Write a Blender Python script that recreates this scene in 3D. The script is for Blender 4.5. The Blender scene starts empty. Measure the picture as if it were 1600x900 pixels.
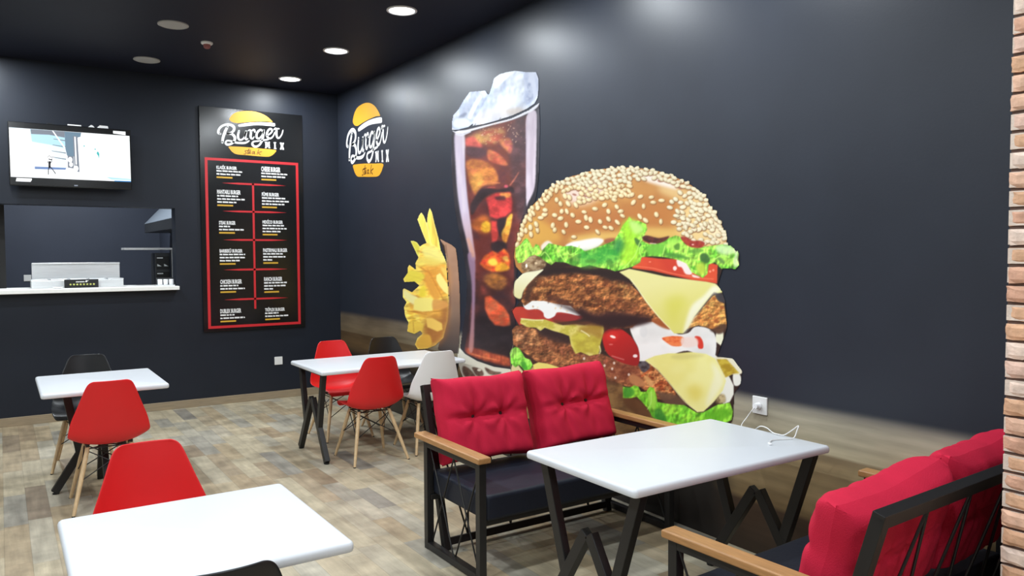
import bpy, bmesh, math, random
import numpy as np
from mathutils import Vector, Matrix

random.seed(7)
rng = np.random.default_rng(11)
scene = bpy.context.scene
COL = scene.collection
PI = math.pi

# ------------------------------------------------------------------ camera
CAM_H = 1.62
cam_data = bpy.data.cameras.new('camera')
cam = bpy.data.objects.new('camera', cam_data)
COL.objects.link(cam)
cam_data.sensor_fit = 'HORIZONTAL'
cam_data.sensor_width = 36.0
cam_data.lens = 1209.4 / 1600.0 * 36.0
cam_data.clip_start = 0.05
cam_data.clip_end = 60
_yaw, _pitch, _roll = [math.radians(a) for a in (33.505, 2.483, 0.266)]
_fw = Vector((math.sin(_yaw) * math.cos(_pitch), math.cos(_yaw) * math.cos(_pitch), -math.sin(_pitch)))
_r = Vector((math.cos(_yaw), -math.sin(_yaw), 0))
_d = _fw.cross(_r)
_r2 = _r * math.cos(_roll) + _d * math.sin(_roll)
_d2 = -_r * math.sin(_roll) + _d * math.cos(_roll)
_m = Matrix((_r2, -_d2, -_fw)).transposed().to_4x4()
_m.translation = Vector((0, 0, CAM_H))
cam.matrix_world = _m
scene.camera = cam

# ------------------------------------------------------------------ world, exposure, lamps
world = bpy.data.worlds.new('world')
scene.world = world
world.use_nodes = True
world.node_tree.nodes['Background'].inputs[0].default_value = (0.75, 0.85, 1.0, 1)
world.node_tree.nodes['Background'].inputs[1].default_value = 0.3
scene.view_settings.view_transform = 'Standard'
scene.view_settings.look = 'None'
scene.view_settings.gamma = 1.0
scene.view_settings.use_curve_mapping = False
scene.view_settings.exposure = 0.0
try:
    scene.cycles.use_denoising = True
    scene.cycles.max_bounces = 8
    scene.cycles.diffuse_bounces = 5
except Exception:
    pass

XR, YB, CEIL = 3.362, 8.764, 3.5           # right wall, back wall, ceiling height
LAMP_POWER = 29.0
LAMP_COLOR = (0.90, 0.96, 1.0)
LAMPS = [(2.636, y) for y in (8.245, 6.894, 5.498, 4.12, 2.74)] + \
        [(-0.15, y) for y in (8.245, 6.894, 5.498, 4.12, 2.74, 1.37, -0.6)] + \
        [(1.24, y) for y in (0.9, -0.9)] + \
        [(-2.9, y) for y in (6.894, 4.12, 1.37)]  # third row is an unseen pair added to brighten the bricks and foreground
LAMPS_SHOWN = 3


def lamp_light(fitting, power, size=0.17):
    ld = bpy.data.lights.new('downlight_glow', 'AREA')
    ld.shape = 'DISK'
    ld.size = size
    ld.energy = power
    ld.color = LAMP_COLOR
    o = bpy.data.objects.new('downlight_glow', ld)
    o.parent = fitting
    o.location = (0, 0, -0.012)
    COL.objects.link(o)
    return o


# ------------------------------------------------------------------ helpers
def srgb(r, g, b):
    def f(c):
        c = c / 255.0
        return c / 12.92 if c <= 0.04045 else ((c + 0.055) / 1.055) ** 2.4
    return (f(r), f(g), f(b), 1.0)


MATS = {}


def mat(name, color, rough=0.5, metal=0.0, spec=0.5, noise=0.0, noise_scale=20.0, bump=0.0, bump_scale=200.0,
        emit=None, emit_strength=0.0, coat=0.0, stretch=(1, 1, 1)):
    if name in MATS:
        return MATS[name]
    m = bpy.data.materials.new(name)
    m.use_nodes = True
    nt = m.node_tree
    p = nt.nodes['Principled BSDF']
    p.inputs['Base Color'].default_value = color
    p.inputs['Roughness'].default_value = rough
    p.inputs['Metallic'].default_value = metal
    p.inputs['Specular IOR Level'].default_value = spec
    p.inputs['Coat Weight'].default_value = coat
    if emit:
        p.inputs['Emission Color'].default_value = emit
        p.inputs['Emission Strength'].default_value = emit_strength
    if noise > 0 or bump > 0:
        tc = nt.nodes.new('ShaderNodeTexCoord')
        mp = nt.nodes.new('ShaderNodeMapping')
        mp.inputs['Scale'].default_value = stretch
        nt.links.new(tc.outputs['Object'], mp.inputs['Vector'])
        if noise > 0:
            n = nt.nodes.new('ShaderNodeTexNoise')
            n.inputs['Scale'].default_value = noise_scale
            n.inputs['Detail'].default_value = 5
            nt.links.new(mp.outputs['Vector'], n.inputs['Vector'])
            r = nt.nodes.new('ShaderNodeMapRange')
            r.inputs[1].default_value = 0.3
            r.inputs[2].default_value = 0.7
            r.inputs[3].default_value = 1 - noise
            r.inputs[4].default_value = 1 + noise
            nt.links.new(n.outputs['Fac'], r.inputs[0])
            mx = nt.nodes.new('ShaderNodeVectorMath')
            mx.operation = 'SCALE'
            mx.inputs[0].default_value = color[:3]
            nt.links.new(r.outputs[0], mx.inputs['Scale'])
            nt.links.new(mx.outputs[0], p.inputs['Base Color'])
        if bump > 0:
            n2 = nt.nodes.new('ShaderNodeTexNoise')
            n2.inputs['Scale'].default_value = bump_scale
            n2.inputs['Detail'].default_value = 3
            nt.links.new(mp.outputs['Vector'], n2.inputs['Vector'])
            bp = nt.nodes.new('ShaderNodeBump')
            bp.inputs['Strength'].default_value = bump
            bp.inputs['Distance'].default_value = 0.004
            nt.links.new(n2.outputs['Fac'], bp.inputs['Height'])
            nt.links.new(bp.outputs['Normal'], p.inputs['Normal'])
    MATS[name] = m
    return m


def attr_mat(name, rough=0.5, spec=0.4, gain=1.0, attr='paint'):
    m = bpy.data.materials.new(name)
    m.use_nodes = True
    nt = m.node_tree
    p = nt.nodes['Principled BSDF']
    p.inputs['Roughness'].default_value = rough
    p.inputs['Specular IOR Level'].default_value = spec
    a = nt.nodes.new('ShaderNodeAttribute')
    a.attribute_name = attr
    s = nt.nodes.new('ShaderNodeVectorMath')
    s.operation = 'SCALE'
    s.inputs['Scale'].default_value = gain
    nt.links.new(a.outputs['Color'], s.inputs[0])
    nt.links.new(s.outputs[0], p.inputs['Base Color'])
    MATS[name] = m
    return m


class MB:
    """collects polygons and becomes ONE mesh object"""
    def __init__(self):
        self.v, self.f, self.mi = [], [], []

    def add(self, verts, faces, mi=0):
        b = len(self.v)
        self.v += [tuple(p) for p in verts]
        for f in faces:
            self.f.append([i + b for i in f])
            self.mi.append(mi)
        return self

    def box(self, c, s, rot=None, mi=0):
        hx, hy, hz = s[0] / 2, s[1] / 2, s[2] / 2
        vs = [Vector((sx * hx, sy * hy, sz * hz)) for sz in (-1, 1) for sy in (-1, 1) for sx in (-1, 1)]
        if rot is not None:
            vs = [rot @ p for p in vs]
        vs = [p + Vector(c) for p in vs]
        return self.add(vs, [(0, 2, 3, 1), (4, 5, 7, 6), (0, 1, 5, 4), (2, 6, 7, 3), (0, 4, 6, 2), (1, 3, 7, 5)], mi)

    def bb(self, x0, x1, y0, y1, z0, z1, mi=0):
        return self.box(((x0 + x1) / 2, (y0 + y1) / 2, (z0 + z1) / 2), (x1 - x0, y1 - y0, z1 - z0), None, mi)

    def bar(self, p, q, w, t, side=(0, 1, 0), mi=0):
        """rectangular bar from p to q: w across along 'side', t the other way"""
        p, q = Vector(p), Vector(q)
        d = (q - p).normalized()
        s = Vector(side)
        s = (s - d * s.dot(d)).normalized()
        n = d.cross(s)
        vs = []
        for a in (p, q):
            for i, j in ((-1, -1), (1, -1), (1, 1), (-1, 1)):
                vs.append(a + s * (i * w / 2) + n * (j * t / 2))
        return self.add(vs, [(3, 2, 1, 0), (4, 5, 6, 7), (0, 1, 5, 4), (1, 2, 6, 5), (2, 3, 7, 6), (3, 0, 4, 7)], mi)

    def tube(self, pts, r, n=8, mi=0, cap=True):
        pts = [Vector(p) for p in pts]
        rs = r if isinstance(r, (list, tuple)) else [r] * len(pts)
        base = len(self.v)
        up = Vector((0, 0, 1))
        for i, p in enumerate(pts):
            d = (pts[min(i + 1, len(pts) - 1)] - pts[max(i - 1, 0)]).normalized()
            a = d.cross(up)
            if a.length < 1e-3:
                a = d.cross(Vector((0, 1, 0)))
            a.normalize()
            b = a.cross(d)
            for k in range(n):
                t = 2 * PI * k / n
                self.v.append(tuple(p + a * math.cos(t) * rs[i] + b * math.sin(t) * rs[i]))
        for i in range(len(pts) - 1):
            for k in range(n):
                k2 = (k + 1) % n
                self.f.append([base + i * n + k, base + i * n + k2, base + (i + 1) * n + k2, base + (i + 1) * n + k])
                self.mi.append(mi)
        if cap:
            self.f.append([base + k for k in range(n)][::-1])
            self.mi.append(mi)
            self.f.append([base + (len(pts) - 1) * n + k for k in range(n)])
            self.mi.append(mi)
        return self

    def lathe(self, prof, n=32, c=(0, 0, 0), mi=0):
        base = len(self.v)
        for r, z in prof:
            for k in range(n):
                t = 2 * PI * k / n
                self.v.append((c[0] + r * math.cos(t), c[1] + r * math.sin(t), c[2] + z))
        for i in range(len(prof) - 1):
            for k in range(n):
                k2 = (k + 1) % n
                self.f.append([base + i * n + k, base + i * n + k2, base + (i + 1) * n + k2, base + (i + 1) * n + k])
                self.mi.append(mi)
        self.f.append([base + k for k in range(n)][::-1]); self.mi.append(mi)
        self.f.append([base + (len(prof) - 1) * n + k for k in range(n)]); self.mi.append(mi)
        return self

    def build(self, name, m, parent=None, smooth=False, bevel=0.0, seg=2, loc=None):
        me = bpy.data.meshes.new(name)
        me.from_pydata(self.v, [], self.f)
        ms = m if isinstance(m, (list, tuple)) else [m]
        for x in ms:
            me.materials.append(x)
        me.polygons.foreach_set('material_index', self.mi)
        bm = bmesh.new()
        bm.from_mesh(me)
        bmesh.ops.recalc_face_normals(bm, faces=bm.faces)
        bm.to_mesh(me)
        bm.free()
        if smooth:
            me.polygons.foreach_set('use_smooth', [True] * len(me.polygons))
        me.update()
        o = bpy.data.objects.new(name, me)
        COL.objects.link(o)
        if parent is not None:
            o.parent = parent
        if loc is not None:
            o.location = loc
        if bevel > 0:
            b = o.modifiers.new('bevel', 'BEVEL')
            b.width = bevel
            b.segments = seg
            b.limit_method = 'ANGLE'
            b.angle_limit = math.radians(35)
            b.harden_normals = False
        if smooth:
            try:
                me.set_sharp_from_angle(angle=math.radians(40))
            except Exception:
                pass
        return o


def tag(o, label, cat, group=None, kind=None):
    if label:
        o['label'] = label
    if cat:
        o['category'] = cat
    if group:
        o['group'] = group
    if kind:
        o['kind'] = kind
    return o


def struct(o):
    o['kind'] = 'structure'
    return o


def thing(name, label, cat, loc=(0, 0, 0), rz=0.0, group=None):
    o = bpy.data.objects.new(name, None)
    o.empty_display_size = 0.1
    COL.objects.link(o)
    o.location = loc
    o.rotation_euler = (0, 0, rz)
    return tag(o, label, cat, group)


def copy_tree(o, parent=None):
    c = o.copy()
    COL.objects.link(c)
    if parent is not None:
        c.parent = parent
    for ch in [k for k in o.children]:
        copy_tree(ch, c)
    return c


def smooth_path(pts, n=6, closed=False):
    """Catmull-Rom through points of any dimension"""
    P = [np.array(p, float) for p in pts]
    out = []
    N = len(P)
    rngi = range(N) if closed else range(N - 1)
    for i in rngi:
        p0 = P[(i - 1) % N] if closed else P[max(i - 1, 0)]
        p1 = P[i]
        p2 = P[(i + 1) % N]
        p3 = P[(i + 2) % N] if closed else P[min(i + 2, N - 1)]
        for k in range(n):
            t = k / n
            out.append(0.5 * ((2 * p1) + (-p0 + p2) * t + (2 * p0 - 5 * p1 + 4 * p2 - p3) * t * t + (-p0 + 3 * p1 - 3 * p2 + p3) * t ** 3))
    if not closed:
        out.append(P[-1])
    return out


# ------------------------------------------------------------------ materials
M_wall = mat('dark_wall_paint', srgb(30, 35, 45), 0.42, spec=0.3, noise=0.06, noise_scale=3, bump=0.06, bump_scale=90)
M_mural_wall = mat('dark_wallpaper', srgb(40, 45, 56), 0.4, spec=0.4, noise=0.06, noise_scale=3, bump=0.06, bump_scale=90)
M_ceil = mat('dark_ceiling_paint', srgb(23, 27, 44), 0.6, spec=0.3, noise=0.05, noise_scale=3)
M_pale = mat('pale_plaster', srgb(205, 205, 200), 0.8)
M_black_metal = mat('black_powder_coat', srgb(30, 29, 29), 0.42, spec=0.4, bump=0.05, bump_scale=300)
M_white_top = mat('white_laminate', srgb(217, 221, 226), 0.34, spec=0.4, noise=0.01, noise_scale=4)
M_red_plastic = mat('red_plastic', srgb(220, 32, 36), 0.4, spec=0.45, noise=0.02, noise_scale=6)
M_black_plastic = mat('black_plastic', srgb(26, 27, 30), 0.33, spec=0.5)
M_white_plastic = mat('white_plastic', srgb(246, 247, 249), 0.35, spec=0.45)
M_beech = mat('beech_wood', srgb(205, 176, 135), 0.5, noise=0.14, noise_scale=14, stretch=(6, 6, 0.6))
M_oak = mat('oak_armrest', srgb(172, 126, 78), 0.45, noise=0.16, noise_scale=16, stretch=(8, 0.8, 8))
M_wire = mat('black_wire', srgb(22, 22, 23), 0.4)
M_foot = mat('black_rubber', srgb(20, 20, 20), 0.7)
M_leather = mat('black_leatherette', srgb(24, 29, 42), 0.55, spec=0.3, noise=0.08, noise_scale=5, bump=0.25, bump_scale=60)
M_cushion = mat('red_canvas', srgb(200, 34, 64), 0.85, spec=0.2, noise=0.05, noise_scale=9, bump=0.35, bump_scale=240)
M_button = mat('dark_button', srgb(50, 22, 24), 0.5)
M_steel = mat('brushed_steel', srgb(226, 229, 231), 0.4, metal=0.5, noise=0.05, noise_scale=8, stretch=(1, 12, 12))
M_hood = mat('dull_steel', srgb(140, 150, 162), 0.4, metal=0.6, noise=0.05, noise_scale=8, stretch=(1, 12, 12))
M_dark_steel = mat('dark_steel', srgb(70, 72, 75), 0.4, metal=0.6)
M_gloss_black = mat('gloss_black_panel', srgb(18, 19, 21), 0.2, spec=0.5)
M_matte_black = mat('matte_black', srgb(14, 14, 15), 0.6)
M_red_print = mat('red_print', srgb(205, 40, 48), 0.4)
M_white_print = mat('white_print', srgb(235, 235, 235), 0.4)
M_gold_print = mat('gold_print', srgb(215, 168, 55), 0.4)
M_orange_print = mat('orange_print', srgb(232, 168, 48), 0.4, noise=0.05, noise_scale=5)
M_brown_print = mat('brown_print', srgb(105, 66, 22), 0.5)
M_counter = mat('white_stone_counter', srgb(250, 250, 246), 0.3, noise=0.03, noise_scale=30)
M_switch = mat('white_switch_plastic', srgb(232, 232, 230), 0.3)
M_hole = mat('socket_hole', srgb(60, 60, 62), 0.5)
M_grey_cap = mat('speaker_grille', srgb(178, 178, 178), 0.7, bump=0.3, bump_scale=500)
M_cable = mat('white_cable', srgb(232, 232, 230), 0.4)
M_mortar = mat('pale_mortar', srgb(222, 204, 190), 0.9, noise=0.1, noise_scale=25, bump=0.5, bump_scale=120)
M_joint = mat('dark_brick_joint', srgb(104, 84, 76), 0.95, noise=0.15, noise_scale=25)  # core behind the bricks, darker than the filler between them
M_led = mat('lit_diffuser', (1, 1, 1, 1), 0.4, emit=(0.95, 0.98, 1, 1), emit_strength=6.0)
M_trim_white = mat('white_trim', srgb(225, 226, 228), 0.35)
M_kitchen = mat('kitchen_wall_paint', srgb(60, 66, 81), 0.55, noise=0.04, noise_scale=3)
M_skirting = mat('wood_skirting', srgb(150, 134, 110), 0.45, noise=0.18, noise_scale=6, stretch=(1, 10, 20))


def floor_material():
    m = bpy.data.materials.new('wood_look_floor_tiles')
    m.use_nodes = True
    nt = m.node_tree
    N, L = nt.nodes, nt.links
    p = N['Principled BSDF']
    g = N.new('ShaderNodeNewGeometry')
    sx = N.new('ShaderNodeSeparateXYZ')
    L.new(g.outputs['Position'], sx.inputs[0])

    def mth(op, a, b=None, c=None):
        n = N.new('ShaderNodeMath')
        n.operation = op
        for i, x in enumerate((a, b, c)):
            if x is None:
                continue
            if isinstance(x, (int, float)):
                n.inputs[i].default_value = x
            else:
                L.new(x, n.inputs[i])
        return n.outputs[0]

    def white(x, y, s=0.0):
        cx = N.new('ShaderNodeCombineXYZ')
        L.new(x, cx.inputs[0])
        if y is not None:
            L.new(y, cx.inputs[1])
        cx.inputs[2].default_value = s
        w = N.new('ShaderNodeTexWhiteNoise')
        w.noise_dimensions = '3D'
        L.new(cx.outputs[0], w.inputs['Vector'])
        return w.outputs['Value']
    W = 0.125
    u = mth('DIVIDE', mth('ADD', sx.outputs[0], 0.02), W)
    row = mth('FLOOR', u)
    fu = mth('FRACT', u)
    offs = mth('MULTIPLY', white(row, None, 3.1), 0.9)
    # plank lengths change from row to row
    ln = mth('ADD', 0.42, mth('MULTIPLY', white(row, None, 7.7), 0.4))
    v = mth('DIVIDE', mth('ADD', sx.outputs[1], offs), ln)
    cell = mth('FLOOR', v)
    fv = mth('FRACT', v)
    rnd = white(row, cell, 0.0)
    ramp = N.new('ShaderNodeValToRGB')
    ramp.color_ramp.interpolation = 'LINEAR'
    cols = [(0.0, (150, 148, 146)), (0.05, (176, 174, 168)), (0.2, (200, 196, 184)), (0.36, (204, 194, 172)), (0.52, (210, 200, 178)),
            (0.66, (200, 184, 158)), (0.78, (190, 172, 146)), (0.88, (206, 202, 190)), (0.96, (182, 162, 136)), (1.0, (156, 142, 128))]
    els = ramp.color_ramp.elements
    els[0].position = 0
    els[0].color = srgb(*cols[0][1])
    els[1].position = 1
    els[1].color = srgb(*cols[-1][1])
    for pos, c in cols[1:-1]:
        e = els.new(pos)
        e.color = srgb(*c)
    L.new(rnd, ramp.inputs[0])
    # wood grain along the planks
    gv = N.new('ShaderNodeCombineXYZ')
    L.new(mth('MULTIPLY', sx.outputs[0], 26), gv.inputs[0])
    L.new(mth('ADD', mth('MULTIPLY', sx.outputs[1], 2.6), mth('MULTIPLY', rnd, 40)), gv.inputs[1])
    L.new(mth('MULTIPLY', rnd, 17), gv.inputs[2])
    n1 = N.new('ShaderNodeTexNoise')
    n1.inputs['Scale'].default_value = 1.0
    n1.inputs['Detail'].default_value = 6
    n1.inputs['Roughness'].default_value = 0.65
    L.new(gv.outputs[0], n1.inputs['Vector'])
    n2 = N.new('ShaderNodeTexNoise')
    n2.inputs['Scale'].default_value = 5.5
    n2.inputs['Detail'].default_value = 4
    L.new(g.outputs['Position'], n2.inputs['Vector'])
    k1 = N.new('ShaderNodeMapRange')
    k1.inputs[1].default_value, k1.inputs[2].default_value = 0.3, 0.72
    k1.inputs[3].default_value, k1.inputs[4].default_value = 0.78, 1.13
    L.new(n1.outputs['Fac'], k1.inputs[0])
    k2 = N.new('ShaderNodeMapRange')
    k2.inputs[1].default_value, k2.inputs[2].default_value = 0.32, 0.68
    k2.inputs[3].default_value, k2.inputs[4].default_value = 0.74, 1.16
    L.new(n2.outputs['Fac'], k2.inputs[0])
    # joints
    du = mth('MULTIPLY', mth('MINIMUM', fu, mth('SUBTRACT', 1.0, fu)), W)
    dv = mth('MULTIPLY', mth('MINIMUM', fv, mth('SUBTRACT', 1.0, fv)), ln)
    dj = mth('MINIMUM', du, dv)
    joint = N.new('ShaderNodeMapRange')
    joint.inputs[1].default_value, joint.inputs[2].default_value = 0.0006, 0.0032
    joint.inputs[3].default_value, joint.inputs[4].default_value = 0.8, 1.0
    L.new(dj, joint.inputs[0])
    fac = mth('MULTIPLY', mth('MULTIPLY', k1.outputs[0], k2.outputs[0]), joint.outputs[0])
    sc = N.new('ShaderNodeVectorMath')
    sc.operation = 'SCALE'
    calm = N.new('ShaderNodeMix')
    calm.data_type = 'RGBA'
    calm.inputs['Factor'].default_value = 0.1
    L.new(ramp.outputs[0], calm.inputs['A'])
    calm.inputs['B'].default_value = srgb(200, 188, 166)
    L.new(calm.outputs['Result'], sc.inputs[0])
    L.new(fac, sc.inputs['Scale'])
    tint = N.new('ShaderNodeVectorMath')
    tint.operation = 'MULTIPLY'
    tint.inputs[1].default_value = (0.76, 0.735, 0.665)
    L.new(sc.outputs[0], tint.inputs[0])
    L.new(tint.outputs[0], p.inputs['Base Color'])
    rr = N.new('ShaderNodeMapRange')
    rr.inputs[3].default_value, rr.inputs[4].default_value = 0.3, 0.48
    L.new(n1.outputs['Fac'], rr.inputs[0])
    L.new(rr.outputs[0], p.inputs['Roughness'])
    bp = N.new('ShaderNodeBump')
    bp.inputs['Strength'].default_value = 0.12
    bp.inputs['Distance'].default_value = 0.003
    L.new(fac, bp.inputs['Height'])
    L.new(bp.outputs['Normal'], p.inputs['Normal'])
    return m


def wood_print_material():
    """printed table top along the foot of the wallpaper: blurred far edge, planks towards the bottom"""
    m = bpy.data.materials.new('printed_wood_planks')
    m.use_nodes = True
    nt = m.node_tree
    N, L = nt.nodes, nt.links
    p = N['Principled BSDF']
    p.inputs['Roughness'].default_value = 0.4
    p.inputs['Specular IOR Level'].default_value = 0.4
    g = N.new('ShaderNodeNewGeometry')
    sx = N.new('ShaderNodeSeparateXYZ')
    L.new(g.outputs['Position'], sx.inputs[0])
    # height of the blurred edge along the wall
    hr = N.new('ShaderNodeMapRange')
    hr.inputs[1].default_value, hr.inputs[2].default_value = 2.6, 6.5
    hr.inputs[3].default_value, hr.inputs[4].default_value = 0.845, 0.95
    L.new(sx.outputs[1], hr.inputs[0])
    zz = N.new('ShaderNodeMath')
    zz.operation = 'SUBTRACT'
    L.new(sx.outputs[2], zz.inputs[0])
    L.new(hr.outputs[0], zz.inputs[1])
    # stretched grain, coarser towards the bottom
    cv = N.new('ShaderNodeCombineXYZ')
    my = N.new('ShaderNodeMath'); my.operation = 'MULTIPLY'; my.inputs[1].default_value = 1.6
    mz = N.new('ShaderNodeMath'); mz.operation = 'MULTIPLY'; mz.inputs[1].default_value = 17
    L.new(sx.outputs[1], my.inputs[0]); L.new(sx.outputs[2], mz.inputs[0])
    L.new(my.outputs[0], cv.inputs[1]); L.new(mz.outputs[0], cv.inputs[2])
    n = N.new('ShaderNodeTexNoise')
    n.inputs['Scale'].default_value = 1.0
    n.inputs['Detail'].default_value = 4
    L.new(cv.outputs[0], n.inputs['Vector'])
    # base colour by height
    rp = N.new('ShaderNodeValToRGB')
    mr = N.new('ShaderNodeMapRange')
    mr.inputs[1].default_value, mr.inputs[2].default_value = -0.85, 0.12
    L.new(zz.outputs[0], mr.inputs[0])
    L.new(mr.outputs[0], rp.inputs[0])
    els = rp.color_ramp.elements
    WP = [(0.0, (48, 36, 28)), (0.28, (62, 46, 34)), (0.31, (118, 98, 68)), (0.45, (146, 126, 92)), (0.6, (136, 118, 88)), (0.645, (120, 104, 80)), (0.66, (158, 148, 122)),
          (0.74, (164, 156, 134)), (0.84, (150, 144, 128)), (0.885, (140, 136, 124)), (0.95, (120, 118, 110))]
    els[0].position, els[0].color = 0.0, srgb(*WP[0][1])
    els[1].position, els[1].color = 0.95, srgb(*WP[-1][1])
    for pos, c in WP[1:-1]:
        e = els.new(pos)
        e.color = srgb(*c)
    k = N.new('ShaderNodeMapRange')
    k.inputs[1].default_value, k.inputs[2].default_value = 0.3, 0.7
    k.inputs[3].default_value, k.inputs[4].default_value = 0.72, 1.2
    L.new(n.outputs['Fac'], k.inputs[0])
    sc = N.new('ShaderNodeVectorMath'); sc.operation = 'SCALE'
    L.new(rp.outputs[0], sc.inputs[0]); L.new(k.outputs[0], sc.inputs['Scale'])
    # far end of the print is browner
    far = N.new('ShaderNodeMapRange')
    far.inputs[1].default_value, far.inputs[2].default_value = 4.5, 7.5
    L.new(sx.outputs[1], far.inputs[0])
    mx = N.new('ShaderNodeMix'); mx.data_type = 'RGBA'; mx.blend_type = 'MULTIPLY'
    L.new(far.outputs[0], mx.inputs['Factor'])
    L.new(sc.outputs[0], mx.inputs['A'])
    mx.inputs['B'].default_value = (0.36, 0.30, 0.26, 1)
    gain = N.new('ShaderNodeVectorMath'); gain.operation = 'SCALE'; gain.inputs['Scale'].default_value = 1.3
    L.new(mx.outputs['Result'], gain.inputs[0])
    # dark printed table shadow below the burger
    dk = N.new('ShaderNodeMapRange'); dk.interpolation_type = 'SMOOTHSTEP'
    dk.inputs[1].default_value, dk.inputs[2].default_value = 2.75, 3.05
    L.new(sx.outputs[1], dk.inputs[0])
    dz = N.new('ShaderNodeMapRange'); dz.interpolation_type = 'SMOOTHSTEP'
    dz.inputs[1].default_value, dz.inputs[2].default_value = 0.62, 0.45
    L.new(sx.outputs[2], dz.inputs[0])
    dm = N.new('ShaderNodeMath'); dm.operation = 'MULTIPLY'
    L.new(dk.outputs[0], dm.inputs[0]); L.new(dz.outputs[0], dm.inputs[1])
    m2 = N.new('ShaderNodeMix'); m2.data_type = 'RGBA'
    L.new(dm.outputs[0], m2.inputs['Factor']); L.new(gain.outputs[0], m2.inputs['A'])
    m2.inputs['B'].default_value = srgb(40, 36, 34)
    # blurred far edge melting into the dark ground of the print
    ed = N.new('ShaderNodeMapRange'); ed.interpolation_type = 'SMOOTHSTEP'
    ed.inputs[1].default_value, ed.inputs[2].default_value = -0.045, 0.03
    L.new(zz.outputs[0], ed.inputs[0])
    m3 = N.new('ShaderNodeMix'); m3.data_type = 'RGBA'
    L.new(ed.outputs[0], m3.inputs['Factor']); L.new(m2.outputs['Result'], m3.inputs['A'])
    m3.inputs['B'].default_value = srgb(40, 45, 56)
    L.new(m3.outputs['Result'], p.inputs['Base Color'])
    return m


# ------------------------------------------------------------------ room shell
KX0, KX1, KY1 = 0.055, 1.95, 12.2         # kitchen behind the serving opening
WT = 0.2
struct(MB().bb(-4.6, XR + 0.3, -3.1, 13.0, -0.1, 0.0).build('floor', floor_material()))
struct(MB().bb(-4.6, XR + 0.3, -3.1, 13.0, CEIL, CEIL + 0.1).build('ceiling', M_ceil))
struct(MB().bb(XR, XR + 0.2, -3.1, YB + WT, 0, CEIL).build('wall_right', M_mural_wall))
struct(MB().bb(-4.7, -4.5, -3.1, YB + WT, 0, CEIL).build('wall_left', M_pale))
struct(MB().bb(-4.7, XR + 0.2, -3.2, -3.0, 0, CEIL).build('wall_front', M_pale))
OX0, OX1, OZ0, OZ1 = -1.3, 1.556, 1.265, 2.122
wb = MB()
wb.bb(-4.7, OX0, YB, YB + WT, 0, CEIL)
wb.bb(OX1, XR, YB, YB + WT, 0, CEIL)
wb.bb(OX0, OX1, YB, YB + WT, 0, OZ0)
wb.bb(OX0, OX1, YB, YB + WT, OZ1, CEIL)
struct(wb.build('wall_back', M_wall))
struct(MB().bb(-1.6, KX1 + 0.2, KY1, KY1 + 0.1, 0, CEIL).build('wall_kitchen_back', M_kitchen))
struct(MB().bb(KX1, KX1 + 0.1, YB + WT, KY1, 0, CEIL).build('wall_kitchen_right', M_kitchen))
struct(MB().bb(-0.5, KX0, YB + WT + 0.25, KY1, 0, CEIL).build('wall_kitchen_left', M_matte_black))
struct(MB().bb(-4.5, XR, YB - 0.014, YB, 0, 0.084).build('baseboard_back', M_skirting, bevel=0.002))

# ------------------------------------------------------------------ wall mural (printed wallpaper)
# the artwork is drawn in its own drawing units and laid on the wall plane with one homography
ART_H = np.array([[-0.7028046250345544, -20.9259782722936, 2566.3513299964893],
                  [173.71832436246652, -638.023377506355, 1408.4750372655137],
                  [0.43291370107746474, -0.022513650034212948, 1.0]])
AX0, AY0, AX1, AY1, SS = 618.0, 98.0, 1172.0, 690.0, 3


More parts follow.
